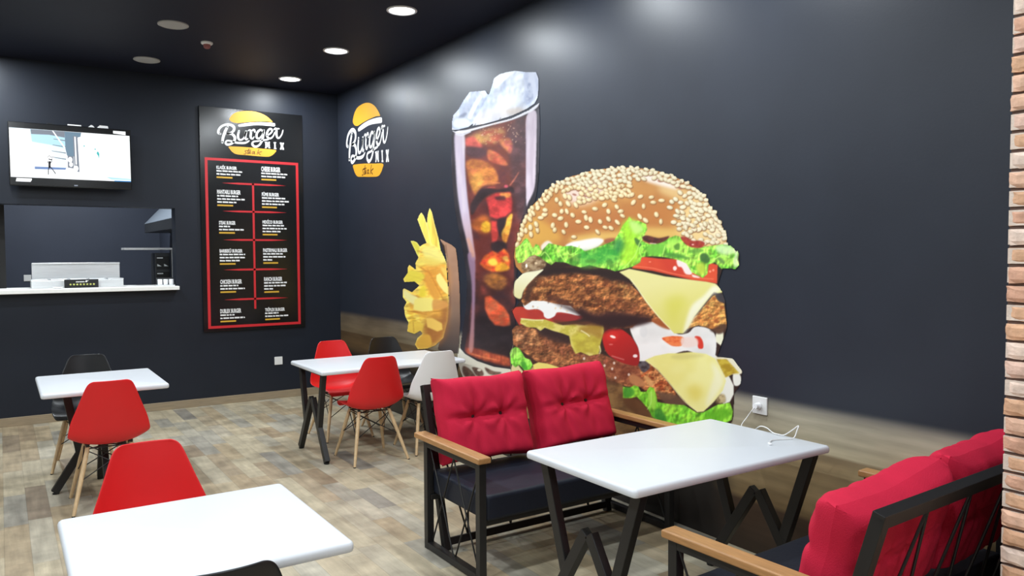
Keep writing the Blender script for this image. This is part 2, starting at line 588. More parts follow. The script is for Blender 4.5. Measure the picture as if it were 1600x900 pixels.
class Art:
    def __init__(self):
        self.w, self.h = int((AX1 - AX0) * SS), int((AY1 - AY0) * SS)
        self.img = np.zeros((self.h, self.w, 3), np.float32)
        self.layer = {}

    def mask(self, pts, curve=True, soft=0.0):
        """even-odd fill of a closed outline; returns (slices, mask)"""
        P = np.array(smooth_path(pts, 5, True) if curve else pts, float)
        X = (P[:, 0] - AX0) * SS
        Y = (P[:, 1] - AY0) * SS
        pad = int(3 * soft * SS) + 2
        x0, x1 = int(max(0, X.min() - pad)), int(min(self.w, X.max() + pad + 1))
        y0, y1 = int(max(0, Y.min() - pad)), int(min(self.h, Y.max() + pad + 1))
        gx = np.arange(x0, x1) + 0.5
        m = np.zeros((y1 - y0, x1 - x0), bool)
        n = len(X)
        for yy in range(y0, y1):
            yc = yy + 0.5
            a, b = Y, np.roll(Y, -1)
            c = (a <= yc) != (b <= yc)
            if not c.any():
                continue
            xa, xb = X[c], np.roll(X, -1)[c]
            xs = np.sort(xa + (yc - a[c]) / (b[c] - a[c]) * (xb - xa))
            for k in range(0, len(xs) - 1, 2):
                m[yy - y0, (gx >= xs[k]) & (gx < xs[k + 1])] = True
        m = m.astype(np.float32)
        if soft > 0:
            m = blur(m, soft * SS)
        return (slice(y0, y1), slice(x0, x1)), m

    def put(self, sl, m, col):
        self.img[sl] = self.img[sl] * (1 - m[..., None]) + np.asarray(col, np.float32) * m[..., None]

    def poly(self, pts, col, a=1.0, soft=0.0, curve=True, tex=None, layer=None, rim=None, shade=None, em=None):
        sl, m = self.mask(pts, curve, soft)
        c = np.broadcast_to(np.asarray(col, np.float32), m.shape + (3,)).copy()
        if tex is not None:
            c2, f = tex
            t = f[sl]
            c = c * (1 - t[..., None]) + np.asarray(c2, np.float32) * t[..., None]
        if shade is not None:            # colour change across the shape
            (xa, ya), (xb, yb), c3 = shade
            gy, gx = np.mgrid[sl[0], sl[1]]
            gx = gx / SS + AX0
            gy = gy / SS + AY0
            t = np.clip(((gx - xa) * (xb - xa) + (gy - ya) * (yb - ya)) / ((xb - xa) ** 2 + (yb - ya) ** 2), 0, 1)[..., None]
            c = c * (1 - t) + np.asarray(c3, np.float32) * t
        if em is not None:               # bumps of the pictured food
            c = np.clip(c * (1 + em[1] * em[0][sl])[..., None], 0, 255)
        if rim is not None:
            rc, rw, ra = rim
            inner = blur(m, rw * SS)
            t = (np.clip((1 - inner) * 1.6, 0, 1) * ra)[..., None]
            c = c * (1 - t) + np.asarray(rc, np.float32) * t
        self.put(sl, m * a, c)
        if layer:
            L = self.layer.setdefault(layer, np.zeros((self.h, self.w), np.float32))
            L[sl] = np.maximum(L[sl], (m > 0.35).astype(np.float32))

    def blob(self, x, y, r, col, a=1.0, ry=None, ang=0.0, soft=0.5):
        ry = ry or r
        R = max(r, ry)
        x0, x1 = int((x - 2 * R - AX0) * SS), int((x + 2 * R - AX0) * SS) + 1
        y0, y1 = int((y - 2 * R - AY0) * SS), int((y + 2 * R - AY0) * SS) + 1
        x0, y0 = max(x0, 0), max(y0, 0)
        x1, y1 = min(x1, self.w), min(y1, self.h)
        if x1 <= x0 or y1 <= y0:
            return
        gy, gx = np.mgrid[y0:y1, x0:x1]
        dx, dy = gx / SS + AX0 - x, gy / SS + AY0 - y
        ca, sa = math.cos(ang), math.sin(ang)
        d = np.sqrt(((dx * ca + dy * sa) / r) ** 2 + ((-dx * sa + dy * ca) / ry) ** 2)
        m = np.clip((1 + soft * 0.5 - d) / max(soft, 1e-3), 0, 1).astype(np.float32)
        m = m * m * (3 - 2 * m)
        self.put((slice(y0, y1), slice(x0, x1)), m * a, col)

    def line(self, pts, wd, col, a=1.0, soft=0.4):
        P = np.array(smooth_path(pts, 6), float)
        ws = np.interp(np.linspace(0, 1, len(P)), np.linspace(0, 1, len(wd)), wd) if isinstance(wd, (list, tuple)) else np.full(len(P), wd)
        T = np.gradient(P, axis=0)
        T /= np.linalg.norm(T, axis=1)[:, None] + 1e-9
        Nn = np.stack([-T[:, 1], T[:, 0]], 1) * ws[:, None] / 2
        self.poly(list(P + Nn) + list((P - Nn)[::-1]), col, a, soft, curve=False)


def blur(m, s):
    k = max(1, int(s))
    for _ in range(2):
        for ax in (0, 1):
            pad = [(0, 0), (0, 0)]
            pad[ax] = (k + 1, k)
            c = np.cumsum(np.pad(m, pad, mode='edge'), axis=ax)
            n = m.shape[ax]
            w = 2 * k + 1
            m = (np.take(c, np.arange(w, w + n), axis=ax) - np.take(c, np.arange(0, n), axis=ax)) / w
    return m.astype(np.float32)


def noise2(w, h, cx, cy, seed):
    r = np.random.default_rng(seed)
    gw, gh = int(w / cx) + 3, int(h / cy) + 3
    g = r.random((gh, gw)).astype(np.float32)
    x = np.arange(w) / cx
    y = np.arange(h) / cy
    xi, yi = x.astype(int), y.astype(int)
    fx, fy = x - xi, y - yi
    fx = fx * fx * (3 - 2 * fx)
    fy = (fy * fy * (3 - 2 * fy))[:, None]
    a = g[yi][:, xi] * (1 - fx) + g[yi][:, xi + 1] * fx
    b = g[yi + 1][:, xi] * (1 - fx) + g[yi + 1][:, xi + 1] * fx
    return a * (1 - fy) + b * fy


def fbm(w, h, cx, cy, seed, oct=4, lo=0.3, hi=0.7):
    t, amp, s = np.zeros((h, w), np.float32), 1.0, 0.0
    for o in range(oct):
        t += amp * noise2(w, h, max(cx / 2 ** o, 1.2), max(cy / 2 ** o, 1.2), seed + o)
        s += amp
        amp *= 0.62
    return np.clip((t / s - lo) / (hi - lo), 0, 1)


def paint_mural():
    A = Art()
    W, H = A.w, A.h
    n_meat = fbm(W, H, 46, 30, 5, 5, 0.34, 0.68)
    n_meat2 = fbm(W, H, 26, 18, 15, 4, 0.36, 0.64)
    n_leaf = fbm(W, H, 40, 26, 25, 4, 0.36, 0.64)
    n_crust = fbm(W, H, 30, 20, 85, 5, 0.38, 0.64)
    def relief(n, d):
        e = n - np.roll(np.roll(n, d, 0), d, 1)
        return np.clip(e / (np.abs(e).mean() * 2.5 + 1e-6), -1.2, 1.2).astype(np.float32)
    e_meat = relief(fbm(W, H, 40, 30, 91, 4, 0.0, 1.0), 6) * 0.6 + relief(fbm(W, H, 17, 14, 95, 3, 0.0, 1.0), 3) * 0.4
    e_leaf = relief(fbm(W, H, 26, 46, 101, 3, 0.0, 1.0), 6)
    e_fry = relief(fbm(W, H, 60, 22, 111, 3, 0.0, 1.0), 5)
    e_ice = relief(fbm(W, H, 50, 70, 121, 3, 0.0, 1.0), 8)
    n_fine = fbm(W, H, 14, 14, 35, 3, 0.3, 0.7)
    n_soft = fbm(W, H, 120, 90, 45, 3, 0.3, 0.7)
    n_ice = fbm(W, H, 34, 60, 55, 4, 0.35, 0.68)
    n_cola = fbm(W, H, 70, 90, 65, 4, 0.35, 0.66)
    n_v = fbm(W, H, 16, 120, 75, 3, 0.3, 0.7)

    # ---------------- glass of cola
    body = [(706, 203), (712, 205), (738, 199), (770, 192), (800, 184), (826, 172), (843, 160), (844, 200), (843, 240), (842, 280), (838, 310), (826, 345),
            (815, 380), (808, 430), (806, 480), (806, 540), (806, 588), (770, 585), (735, 570), (718, 550), (722, 520), (728, 480), (730, 440),
            (726, 410), (719, 370), (711, 330), (707, 290), (705, 250)]
    A.poly(body, (52, 48, 54), tex=((36, 34, 40), n_soft), layer='cola', curve=False)
    liquid = [(727, 210), (740, 205), (770, 196), (800, 188), (824, 180), (824, 240), (823, 300), (817, 335), (809, 372), (803, 410), (805, 450), (806, 520),
              (804, 576), (775, 570), (745, 560), (726, 548), (731, 520), (737, 470), (741, 430), (740, 390), (735, 350), (730, 310), (727, 260)]
    A.poly(liquid, (132, 60, 50), soft=0.8, tex=((54, 34, 40), n_cola), curve=False)
    A.poly([(728, 214), (800, 192), (806, 260), (790, 300), (740, 306), (730, 260)], (160, 78, 58), 0.7, 9, tex=((84, 46, 48), n_meat))
    A.poly([(738, 320), (800, 320), (797, 430), (745, 430), (742, 380)], (126, 44, 36), 0.6, 7, tex=((60, 30, 32), n_meat))
    A.poly([(745, 440), (800, 430), (800, 520), (760, 520)], (96, 44, 34), 0.55, 8, tex=((46, 30, 32), n_meat))
    A.poly([(727, 330), (810, 330), (806, 400), (806, 480), (804, 560), (730, 548), (735, 480), (741, 430), (738, 380)], (58, 34, 36), 0.25, 8)
    A.poly([(738, 490), (806, 500), (806, 560), (735, 545)], (34, 26, 30), 0.9, 9)
    A.poly([(798, 200), (823, 185), (823, 320), (812, 350), (803, 300), (796, 250)], (88, 66, 72), 0.75, 4)
    # amber light through the ice
    A.poly([(733, 214), (752, 205), (775, 200), (790, 205), (780, 220), (766, 226), (752, 222), (742, 218)], (216, 160, 96), 0.9, 3, tex=((190, 90, 66), n_meat2))
    A.poly([(728, 216), (742, 214), (752, 224), (753, 231), (740, 230), (728, 227)], (196, 84, 74), 0.9, 1.6)
    A.poly([(744, 212), (756, 214), (758, 223), (748, 222)], (228, 176, 92), 0.8, 2)
    A.poly([(780, 219), (796, 216), (801, 226), (798, 240), (788, 232)], (196, 92, 88), 0.85, 1.6, tex=((214, 130, 80), n_meat2))
    A.poly([(729, 230), (756, 232), (761, 241), (748, 247), (729, 243)], (72, 48, 54), 0.9, 2)
    A.poly([(763, 234), (776, 238), (788, 248), (794, 258), (780, 257), (764, 250)], (206, 92, 70), 0.95, 1.2, tex=((190, 110, 70), n_meat2))
    A.poly([(729, 254), (750, 250), (768, 258), (778, 274), (776, 287), (756, 290), (746, 298), (743, 305), (736, 290)], (184, 104, 62), 0.95, 1.6, tex=((208, 130, 62), n_meat2))
    A.poly([(736, 278), (750, 270), (756, 282), (744, 300), (739, 292)], (222, 162, 74), 0.7, 2.5)
    A.line([(754, 289), (768, 286), (782, 286)], 1.6, (214, 130, 84))
    A.line([(756, 295), (766, 293), (774, 293)], 1.2, (200, 90, 80))
    A.poly([(735, 322), (745, 304), (756, 294), (780, 296), (800, 292), (803, 302), (780, 300), (762, 306), (750, 318), (738, 336)], (46, 34, 38), 0.95, 1.0)
    A.line([(797, 290), (805, 279), (811, 269)], [2.2, 1.2], (206, 118, 96))
    A.blob(791, 291, 3, (200, 84, 100), 0.9, 2.4)
    A.poly([(760, 310), (775, 302), (798, 300), (801, 316), (800, 330), (790, 338), (776, 342), (766, 338), (764, 325)], (214, 66, 64), 0.97, 1.0, tex=((190, 56, 56), n_meat2), curve=False)
    A.poly([(782, 302), (797, 302), (797, 308), (785, 309)], (222, 148, 70), 0.9, 1)
    A.poly([(774, 308), (788, 306), (790, 312), (778, 313)], (70, 36, 40), 0.9, 1)
    A.poly([(744, 342), (758, 336), (766, 345), (766, 362), (757, 366), (744, 360), (736, 352)], (176, 92, 40), 0.9, 3)
    A.poly([(753, 350), (760, 345), (766, 350), (766, 360), (758, 363), (752, 358)], (246, 190, 52), 0.95, 1.4, tex=((226, 150, 40), n_meat2))
    A.poly([(768, 345), (778, 346), (780, 362), (776, 378), (770, 384), (768, 365)], (200, 62, 56), 0.9, 1.2, curve=False)
    A.poly([(778, 344), (794, 341), (794, 352), (788, 362), (784, 372), (778, 360)], (44, 32, 36), 0.95, 1.0)
    A.poly([(793, 340), (801, 334), (799, 352), (794, 372), (789, 382), (784, 366), (790, 352)], (218, 132, 48), 0.95, 0.9, tex=((240, 178, 70), n_meat2))
    A.poly([(770, 378), (790, 378), (791, 390), (775, 394), (768, 388)], (40, 30, 34), 0.9, 1.4)
    A.poly([(750, 412), (757, 400), (770, 392), (778, 396), (788, 388), (795, 396), (798, 408), (796, 420), (784, 424), (770, 425), (758, 420)], (206, 62, 40), 0.97, 1.0, tex=((222, 104, 44), n_meat2), curve=False)
    A.poly([(764, 406), (774, 404), (778, 412), (772, 416), (764, 412)], (244, 190, 70), 0.9, 1.2)
    A.poly([(776, 414), (786, 410), (797, 419), (785, 424), (774, 423)], (244, 176, 48), 0.9, 1.4)
    A.poly([(786, 402), (793, 400), (795, 408), (788, 407)], (246, 196, 88), 0.9, 1.0)
    A.poly([(757, 432), (770, 427), (785, 430), (793, 440), (784, 452), (768, 450), (758, 440)], (132, 82, 46), 0.9, 2.5, tex=((176, 110, 50), n_meat2))
    A.poly([(758, 464), (766, 462), (776, 470), (788, 480), (796, 492), (798, 508), (788, 510), (774, 508), (765, 498), (758, 482)], (212, 82, 48), 0.97, 1.2, tex=((190, 96, 62), n_meat2), curve=False)
    A.poly([(753, 446), (760, 452), (758, 462), (752, 456)], (136, 60, 50), 0.7, 2)
    A.poly([(731, 544), (748, 545), (770, 552), (797, 560), (798, 572), (770, 566), (745, 558), (730, 552)], (156, 62, 44), 0.9, 1.6, tex=((216, 104, 62), n_v))
    A.line([(738, 553), (760, 559), (776, 562)], 2.0, (222, 134, 84), 0.8)
    # melt the ice and liquid together
    lsl, lm = A.mask(liquid, False, 1.0)
    reg = A.img[lsl]
    soft = np.stack([blur(reg[..., k], 1.1 * SS) for k in range(3)], -1)
    wob = (0.84 + 0.3 * n_meat[lsl])[..., None]
    A.img[lsl] = reg * (1 - lm[..., None]) + np.clip((0.45 * reg + 0.55 * soft) * wob, 0, 255) * lm[..., None]
    # bright edges of the glass
    A.poly([(711, 208), (726, 210), (727, 260), (731, 310), (736, 350), (741, 385), (743, 405), (736, 404), (729, 375), (721, 340), (715, 300), (712, 255)], (208, 196, 206), 0.98, 1.0,
           tex=((190, 176, 196), n_v), shade=((722, 330), (736, 405), (176, 132, 140)))
    A.poly([(731, 398), (742, 400), (743, 440), (742, 490), (740, 545), (733, 545), (737, 490), (737, 440)], (146, 116, 140), 0.9, 1.2, shade=((738, 470), (736, 548), (176, 120, 112)))
    A.line([(731, 372), (738, 392), (740, 402)], [5, 6, 4], (206, 150, 120), 0.6, 1.0)
    A.poly([(823, 182), (838, 174), (839, 210), (838, 250), (836, 292), (826, 316), (823, 320), (822, 280), (822, 230)], (214, 200, 212), 0.98, 0.8, tex=((194, 178, 192), n_v))
    A.line([(842, 170), (843, 220), (842, 270)], [3.4, 3, 2], (112, 110, 124), 0.6, 1.2)
    A.line([(703.5, 204), (704.5, 250), (706, 300), (712, 350)], [2.0, 2.2, 1.2, 0.6], (118, 122, 134), 0.7, 0.8)
    # napkin under the glass
    A.poly([(716, 540), (727, 553), (746, 564), (772, 573), (806, 578), (806, 600), (728, 600), (720, 582), (714, 562)], (212, 208, 192), layer='cola', curve=False)
    for pts in ([(724, 572), (736, 578), (744, 590), (732, 592), (724, 584)], [(738, 574), (752, 577), (756, 586), (746, 588)], [(758, 574), (772, 580), (784, 582), (776, 586), (764, 584)]):
        A.poly(pts, (74, 50, 44), 0.9, 0.7, tex=((112, 84, 70), n_fine))
    A.blob(749, 578, 3.2, (212, 206, 190), 0.9, 2)
    # ice
    A.poly([(706, 203), (706, 192), (708, 180), (716, 171), (724, 157), (734, 143), (746, 142), (759, 141), (762, 146), (765, 148), (760, 160), (750, 176), (741, 192), (732, 199), (716, 203)],
           (218, 224, 238), layer='cola', curve=False, tex=((168, 180, 206), n_ice), soft=0.4, em=(e_ice, 0.12))
    A.poly([(718, 180), (726, 164), (738, 150), (748, 144), (752, 148), (740, 160), (730, 174), (722, 184)], (176, 184, 208), 0.6, 1.5)
    A.poly([(717, 183), (726, 176), (730, 178), (722, 186)], (120, 128, 152), 0.8, 1.0)
    A.line([(752, 150), (742, 166), (733, 186)], [5, 7, 6], (236, 240, 250), 0.85, 0.8)
    A.poly([(708, 190), (720, 184), (734, 188), (736, 196), (724, 200), (710, 199)], (238, 242, 250), 0.8, 1.5)
    A.poly([(764, 148), (768, 136), (772, 122), (780, 116), (792, 112), (806, 110), (822, 112), (838, 112), (842, 122), (842, 140), (841, 152), (836, 162), (824, 170), (800, 181), (772, 190),
            (752, 195), (738, 197), (744, 182), (754, 166)], (222, 228, 242), layer='cola', curve=False, tex=((190, 202, 228), n_ice), soft=0.4, em=(e_ice, 0.1))
    A.poly([(772, 124), (784, 115), (806, 111), (796, 120), (784, 130), (774, 138)], (246, 250, 255), 0.95, 0.8)
    A.poly([(770, 172), (790, 150), (806, 146), (816, 156), (806, 168), (786, 176)], (244, 246, 250), 0.8, 5)
    A.poly([(820, 116), (836, 114), (841, 124), (840, 148), (830, 160), (822, 162), (820, 140)], (206, 212, 232), 0.95, 0.8, tex=((176, 186, 214), n_ice))
    A.poly([(824, 132), (829, 130), (832, 142), (833, 154), (826, 160), (822, 154), (826, 146)], (136, 148, 180), 0.85, 1.0, tex=((186, 194, 216), n_fine))
    A.line([(821, 113), (821, 140), (821, 168)], 1.0, (200, 206, 226), 0.7)
    A.poly([(740, 194), (758, 172), (790, 172), (820, 166), (822, 172), (800, 182), (770, 191)], (228, 214, 206), 0.55, 4)
    A.poly([(790, 172), (812, 168), (818, 176), (800, 180)], (196, 176, 160), 0.5, 2)
    A.line([(764, 147), (768, 135), (771, 123)], 1.4, (190, 196, 214), 0.8)
    # rim of the glass
    A.line([(705, 200), (712, 205), (724, 206), (740, 202), (770, 194), (800, 186), (826, 174), (838, 166), (844, 156)], [2.5, 5, 5, 3.4, 2.6, 3.0, 5.0, 5.0, 3], (234, 234, 240), 0.95, 0.5)
    A.line([(712, 209), (722, 211), (736, 205)], 3.0, (214, 212, 220), 0.9, 0.6)
    A.line([(705, 197), (707, 184)], 1.6, (230, 234, 244), 0.9)
    for x, y in ((742, 196), (781, 187)):
        A.line([(x - 1, y + 1), (x + 2, y - 3)], 1.4, (120, 116, 120), 0.9)
    for k in range(70):
        A.blob(rng.uniform(748, 822), rng.uniform(190, 225), rng.uniform(0.5, 1.1), (228, 190, 160), 0.6)

    # ---------------- fries in a paper bag
    A.poly([(687, 372), (696, 377), (706, 382), (713, 388), (716, 410), (719, 450), (720, 500), (718, 540), (716, 552), (700, 552), (684, 546), (690, 520), (700, 500), (702, 470), (700, 430), (697, 400)],
           (176, 138, 112), layer='fries', curve=False, shade=((705, 440), (700, 545), (66, 56, 52)), soft=0.4, tex=((160, 122, 98), n_soft))
    A.poly([(687, 374), (695, 384), (697, 396), (690, 393)], (62, 44, 30), 1, 0.4, curve=False)
    A.line([(697, 382), (701, 420), (704, 470), (702, 500)], 1.3, (104, 76, 60), 0.7, 0.6)
    Y1, Y2 = (246, 222, 96), (230, 186, 70)
    rimc = ((246, 240, 190), 1.6, 0.85)
    A.poly([(652, 343), (655, 336), (659, 331), (663, 337), (668, 350), (674, 366), (680, 384), (668, 384), (660, 364)], Y1, layer='fries', curve=False, soft=0.35, rim=rimc, tex=((220, 196, 92), n_v))
    A.poly([(667, 350), (668, 337), (670, 328), (672, 324), (676, 332), (680, 350), (686, 372), (690, 394), (676, 392), (671, 372)], Y1, layer='fries', curve=False, soft=0.35, rim=rimc, tex=((212, 182, 76), n_v))
    A.poly([(641, 376), (647, 376), (652, 378), (657, 385), (660, 402), (656, 406), (652, 399)], (206, 196, 70), layer='fries', curve=False, soft=0.35, rim=rimc)
    cluster = [(657, 384), (662, 381), (667, 379), (680, 384), (690, 392), (695, 402), (698, 410), (700, 440), (702, 470), (700, 500), (693, 528), (681, 540), (668, 545), (653, 546), (648, 538),
               (652, 528), (660, 521), (657, 517), (648, 522), (636, 518), (638, 504), (633, 494), (631, 480), (635, 472), (629, 464), (629, 453), (632, 450), (644, 456), (655, 446), (648, 440),
               (632, 441), (630, 436), (637, 426), (637, 418), (640, 413), (650, 421), (649, 411), (654, 402)]
    A.poly(cluster, Y2, layer='fries', curve=False, soft=0.35, rim=((244, 232, 150), 1.8, 0.8), tex=((246, 214, 96), n_meat2), em=(e_fry, 0.16))
    for a, b in (((646, 412), (676, 430)), ((640, 430), (668, 440)), ((640, 460), (664, 468)), ((636, 486), (668, 492)), ((640, 474), (660, 478)), ((652, 392), (684, 402)), ((668, 420), (694, 470)), ((660, 426), (680, 466))):
        A.line([a, ((a[0] + b[0]) / 2, (a[1] + b[1]) / 2 - 1), b], [1.4, 2.4, 1.2], (168, 104, 40), 0.75, 0.7)
    A.poly([(664, 412), (684, 408), (700, 420), (701, 452), (696, 462), (680, 462), (668, 448), (660, 430)], (214, 140, 58), 0.7, 5)
    A.poly([(640, 474), (668, 476), (700, 480), (698, 500), (680, 500), (650, 490)], (214, 146, 64), 0.6, 4)
    A.poly([(664, 500), (698, 498), (694, 528), (680, 540), (664, 538)], (150, 92, 48), 0.9, 5)
    A.poly([(690, 470), (702, 470), (700, 502), (692, 505)], (140, 86, 52), 0.7, 3)
    A.poly([(660, 388), (676, 384), (694, 398), (697, 410), (680, 410), (664, 402)], (228, 218, 126), 0.85, 2.2)
    A.poly([(652, 404), (672, 402), (690, 410), (680, 416), (660, 414), (650, 424)], (222, 200, 96), 0.8, 2)
    A.poly([(682, 430), (688, 426), (695, 436), (701, 446), (701, 461), (694, 456), (686, 446), (682, 438)], (236, 220, 128), 1, 0.6, curve=False, rim=((204, 150, 70), 0.8, 0.5))
    A.poly([(689, 418), (697, 420), (700, 434), (694, 430)], (230, 196, 96), 0.9, 1)
    A.poly([(664, 434), (670, 432), (680, 448), (688, 464), (680, 468), (672, 458)], (216, 152, 64), 0.9, 1.2)
    A.poly([(638, 422), (652, 424), (664, 430), (656, 442), (644, 440), (632, 438)], (216, 200, 70), 0.9, 1.5)
    A.poly([(632, 452), (644, 460), (654, 466), (648, 476), (638, 470), (631, 462)], (226, 218, 150), 0.95, 1.0)
    A.poly([(656, 452), (664, 446), (666, 462), (656, 464)], (222, 198, 60), 0.9, 1.5)
    A.poly([(648, 468), (656, 465), (676, 466), (679, 476), (676, 486), (660, 487), (646, 484)], (232, 216, 118), 1, 0.8, curve=False)
    A.poly([(678, 468), (698, 472), (699, 480), (678, 484)], (206, 146, 78), 0.9, 1.2)
    A.poly([(666, 497), (676, 497), (691, 505), (692, 515), (684, 518), (668, 511)], (222, 182, 88), 1, 0.7, curve=False)
    A.poly([(640, 504), (652, 502), (662, 508), (658, 518), (648, 521), (637, 517)], (224, 188, 74), 0.9, 1)
    A.line([(646, 503), (647, 519)], 1.2, (180, 128, 50), 0.7)
    A.poly([(650, 536), (660, 524), (672, 524), (674, 540), (656, 545)], (214, 164, 66), 0.95, 1)
    A.line([(646, 486), (660, 488), (690, 486)], 1.6, (176, 112, 48), 0.6, 0.8)

    # ---------------- burger: dark under-shape first
    A.poly([(803, 395), (806, 386), (830, 380), (1140, 384), (1156, 395), (1156, 416), (1130, 420), (1122, 445), (1129, 455), (1134, 470), (1137, 512), (1131, 530), (1122, 556), (1146, 560),
            (1161, 580), (1158, 600), (1148, 615), (1146, 655), (1130, 690), (820, 690), (800, 592), (797, 556), (802, 540), (800, 515), (808, 505), (800, 486), (812, 472), (803, 462), (803, 440),
            (816, 428), (805, 416)], (50, 34, 30), layer='burger', curve=False)
    # bottom bun and shade
    A.poly([(806, 592), (850, 580), (960, 588), (978, 618), (1000, 628), (1012, 640), (1026, 655), (1060, 668), (1140, 668), (1120, 690), (806, 690)], (150, 112, 68), 1, 1, tex=((110, 78, 50), n_meat))
    A.poly([(975, 616), (996, 622), (1010, 634), (1018, 652), (1000, 650), (980, 636)], (104, 68, 44), 0.9, 2)
    # patty 2
    p2 = [(800, 516), (804, 510), (815, 508), (826, 510), (838, 514), (855, 515), (880, 522), (890, 530), (895, 545), (905, 553), (920, 556), (935, 552), (945, 555), (960, 562), (985, 568),
          (1000, 570), (1012, 565), (1030, 580), (1045, 597), (1060, 618), (1048, 624), (1030, 624), (1016, 616), (1000, 604), (980, 604), (960, 596), (930, 590), (900, 582), (870, 578), (850, 572),
          (835, 562), (825, 555), (812, 545), (802, 538)]
    A.poly(p2, (104, 58, 36), 1, 0.6, curve=False, tex=((178, 116, 72), n_crust), em=(e_meat, 0.5))
    A.poly([(838, 512), (860, 514), (885, 522), (890, 540), (870, 536), (850, 528)], (66, 44, 40), 0.9, 2.5)
    A.poly([(822, 555), (850, 568), (900, 578), (960, 592), (960, 600), (880, 588), (836, 570)], (84, 50, 36), 0.7, 2.5)
    A.poly([(896, 548), (940, 556), (1000, 572), (1010, 600), (970, 596), (930, 580)], (120, 58, 42), 0.7, 4, tex=((160, 92, 66), n_meat2))
    for pts, c in (([(805, 518), (816, 514), (826, 522), (830, 540), (822, 546), (810, 536)], (176, 128, 90)), ([(829, 518), (838, 516), (843, 530), (842, 545), (836, 552), (829, 540)], (188, 132, 86)),
                   ([(840, 548), (850, 540), (862, 534), (872, 548), (866, 562), (850, 562)], (168, 110, 70)), ([(850, 528), (858, 530), (870, 540), (866, 548), (852, 544)], (160, 94, 64)),
                   ([(872, 540), (884, 536), (892, 552), (882, 558)], (150, 88, 62)), ([(905, 556), (920, 556), (916, 564), (906, 562)], (176, 120, 90)), ([(925, 556), (945, 556), (950, 566), (930, 566)], (168, 92, 70))):
        A.poly(pts, c, 0.75, 1.4, tex=((112, 66, 42), n_meat2), em=(e_meat, 0.45))
    for k in range(60):
        x, y = rng.uniform(803, 990), rng.uniform(515, 590)
        A.blob(x, y, rng.uniform(0.8, 2.0), (206, 158, 116), 0.35, rng.uniform(0.6, 1.4), rng.uniform(0, 3))
    A.poly([(1000, 570), (1014, 566), (1032, 584), (1050, 606), (1056, 618), (1040, 622), (1026, 616), (1008, 602)], (140, 66, 36), 0.95, 0.8, tex=((208, 144, 88), n_meat2), em=(e_meat, 0.45))
    A.poly([(998, 570), (1003, 562), (1012, 565), (1016, 574), (1006, 582)], (50, 42, 46), 0.95, 0.8, tex=((90, 86, 92), n_fine))
    A.poly([(984, 586), (998, 588), (1010, 600), (1000, 604), (986, 598)], (190, 130, 84), 0.85, 1.2)
    A.poly([(1008, 588), (1016, 590), (1022, 602), (1014, 602)], (214, 160, 100), 0.85, 1.0)
    A.poly([(1026, 612), (1040, 614), (1060, 618), (1076, 630), (1062, 634), (1040, 630)], (96, 72, 56), 0.9, 1.4)
    for x, y in ((960, 567), (957, 576), (945, 571), (913, 560), (983, 585), (962, 590)):
        A.blob(x, y, 1.8, (226, 200, 184), 0.9, 2.2)
    A.poly([(838, 512), (862, 514), (888, 523), (893, 536), (874, 530), (850, 522)], (48, 32, 32), 0.85, 2.0)
    A.poly([(812, 550), (836, 566), (870, 577), (900, 582), (900, 588), (860, 582), (826, 566)], (58, 34, 28), 0.7, 1.8)
    # small leaf, cheese corner and crumb at lower left
    A.poly([(800, 572), (806, 566), (818, 580), (828, 584), (830, 594), (800, 594)], (214, 196, 146), 1, 0.6)
    A.poly([(824, 586), (836, 570), (842, 574), (840, 590), (826, 592)], (196, 160, 104), 1, 0.8)
    A.poly([(833, 570), (842, 566), (856, 568), (872, 573), (886, 580), (878, 584), (850, 586), (838, 586)], (226, 208, 112), 1, 0.5, curve=False)
    A.poly([(797, 552), (800, 545), (806, 542), (812, 544), (817, 552), (821, 559), (829, 562), (833, 570), (829, 578), (823, 584), (818, 576), (812, 570), (806, 574), (799, 568)], (112, 196, 58), 1, 0.4, tex=((168, 232, 96), n_leaf), curve=False, em=(e_leaf, 0.25))
    A.poly([(814, 566), (822, 566), (824, 580), (818, 576)], (50, 140, 40), 0.7, 1.2)
    # bottom lettuce
    A.poly([(974, 604), (984, 606), (992, 602), (998, 604), (1002, 612), (1010, 612), (1016, 604), (1022, 606), (1026, 616), (1028, 628), (1045, 631), (1070, 633), (1090, 645), (1100, 644), (1122, 632),
            (1141, 629), (1146, 642), (1144, 656), (1130, 663), (1110, 668), (1060, 670), (1038, 664), (1026, 655), (1020, 652), (1014, 640), (1004, 628), (996, 620), (986, 622), (974, 622)],
           (106, 184, 48), 1, 0.4, tex=((150, 216, 64), n_leaf), curve=False, em=(e_leaf, 0.22))
    A.poly([(976, 606), (988, 606), (992, 614), (986, 620), (976, 620)], (66, 156, 52), 0.8, 1.2)
    A.poly([(1014, 614), (1022, 612), (1026, 626), (1022, 640), (1014, 628)], (158, 222, 76), 0.9, 1.2)
    A.poly([(1024, 640), (1034, 640), (1042, 656), (1034, 660), (1024, 652)], (48, 120, 48), 0.75, 1.6)
    A.poly([(1100, 650), (1120, 640), (1140, 640), (1138, 652), (1112, 660)], (92, 170, 34), 0.8, 2.5)
    A.line([(1012, 640), (1018, 628), (1018, 612)], 1.3, (196, 240, 130), 0.8)
    # pickle and sauce on the right
    A.poly([(1112, 548), (1122, 558), (1132, 576), (1141, 590), (1147, 602), (1147, 616), (1141, 628), (1131, 631), (1124, 622), (1126, 600)], (226, 224, 212), 1, 0.5, curve=False)
    A.poly([(1146, 586), (1153, 583), (1158, 588), (1158, 599), (1152, 603), (1147, 600)], (224, 222, 212), 1, 0.4)
    A.poly([(1118, 558), (1130, 558), (1144, 559), (1152, 565), (1160, 576), (1160, 583), (1154, 586), (1144, 585), (1134, 590), (1128, 578)], (222, 216, 190), 1, 0.4, curve=False)
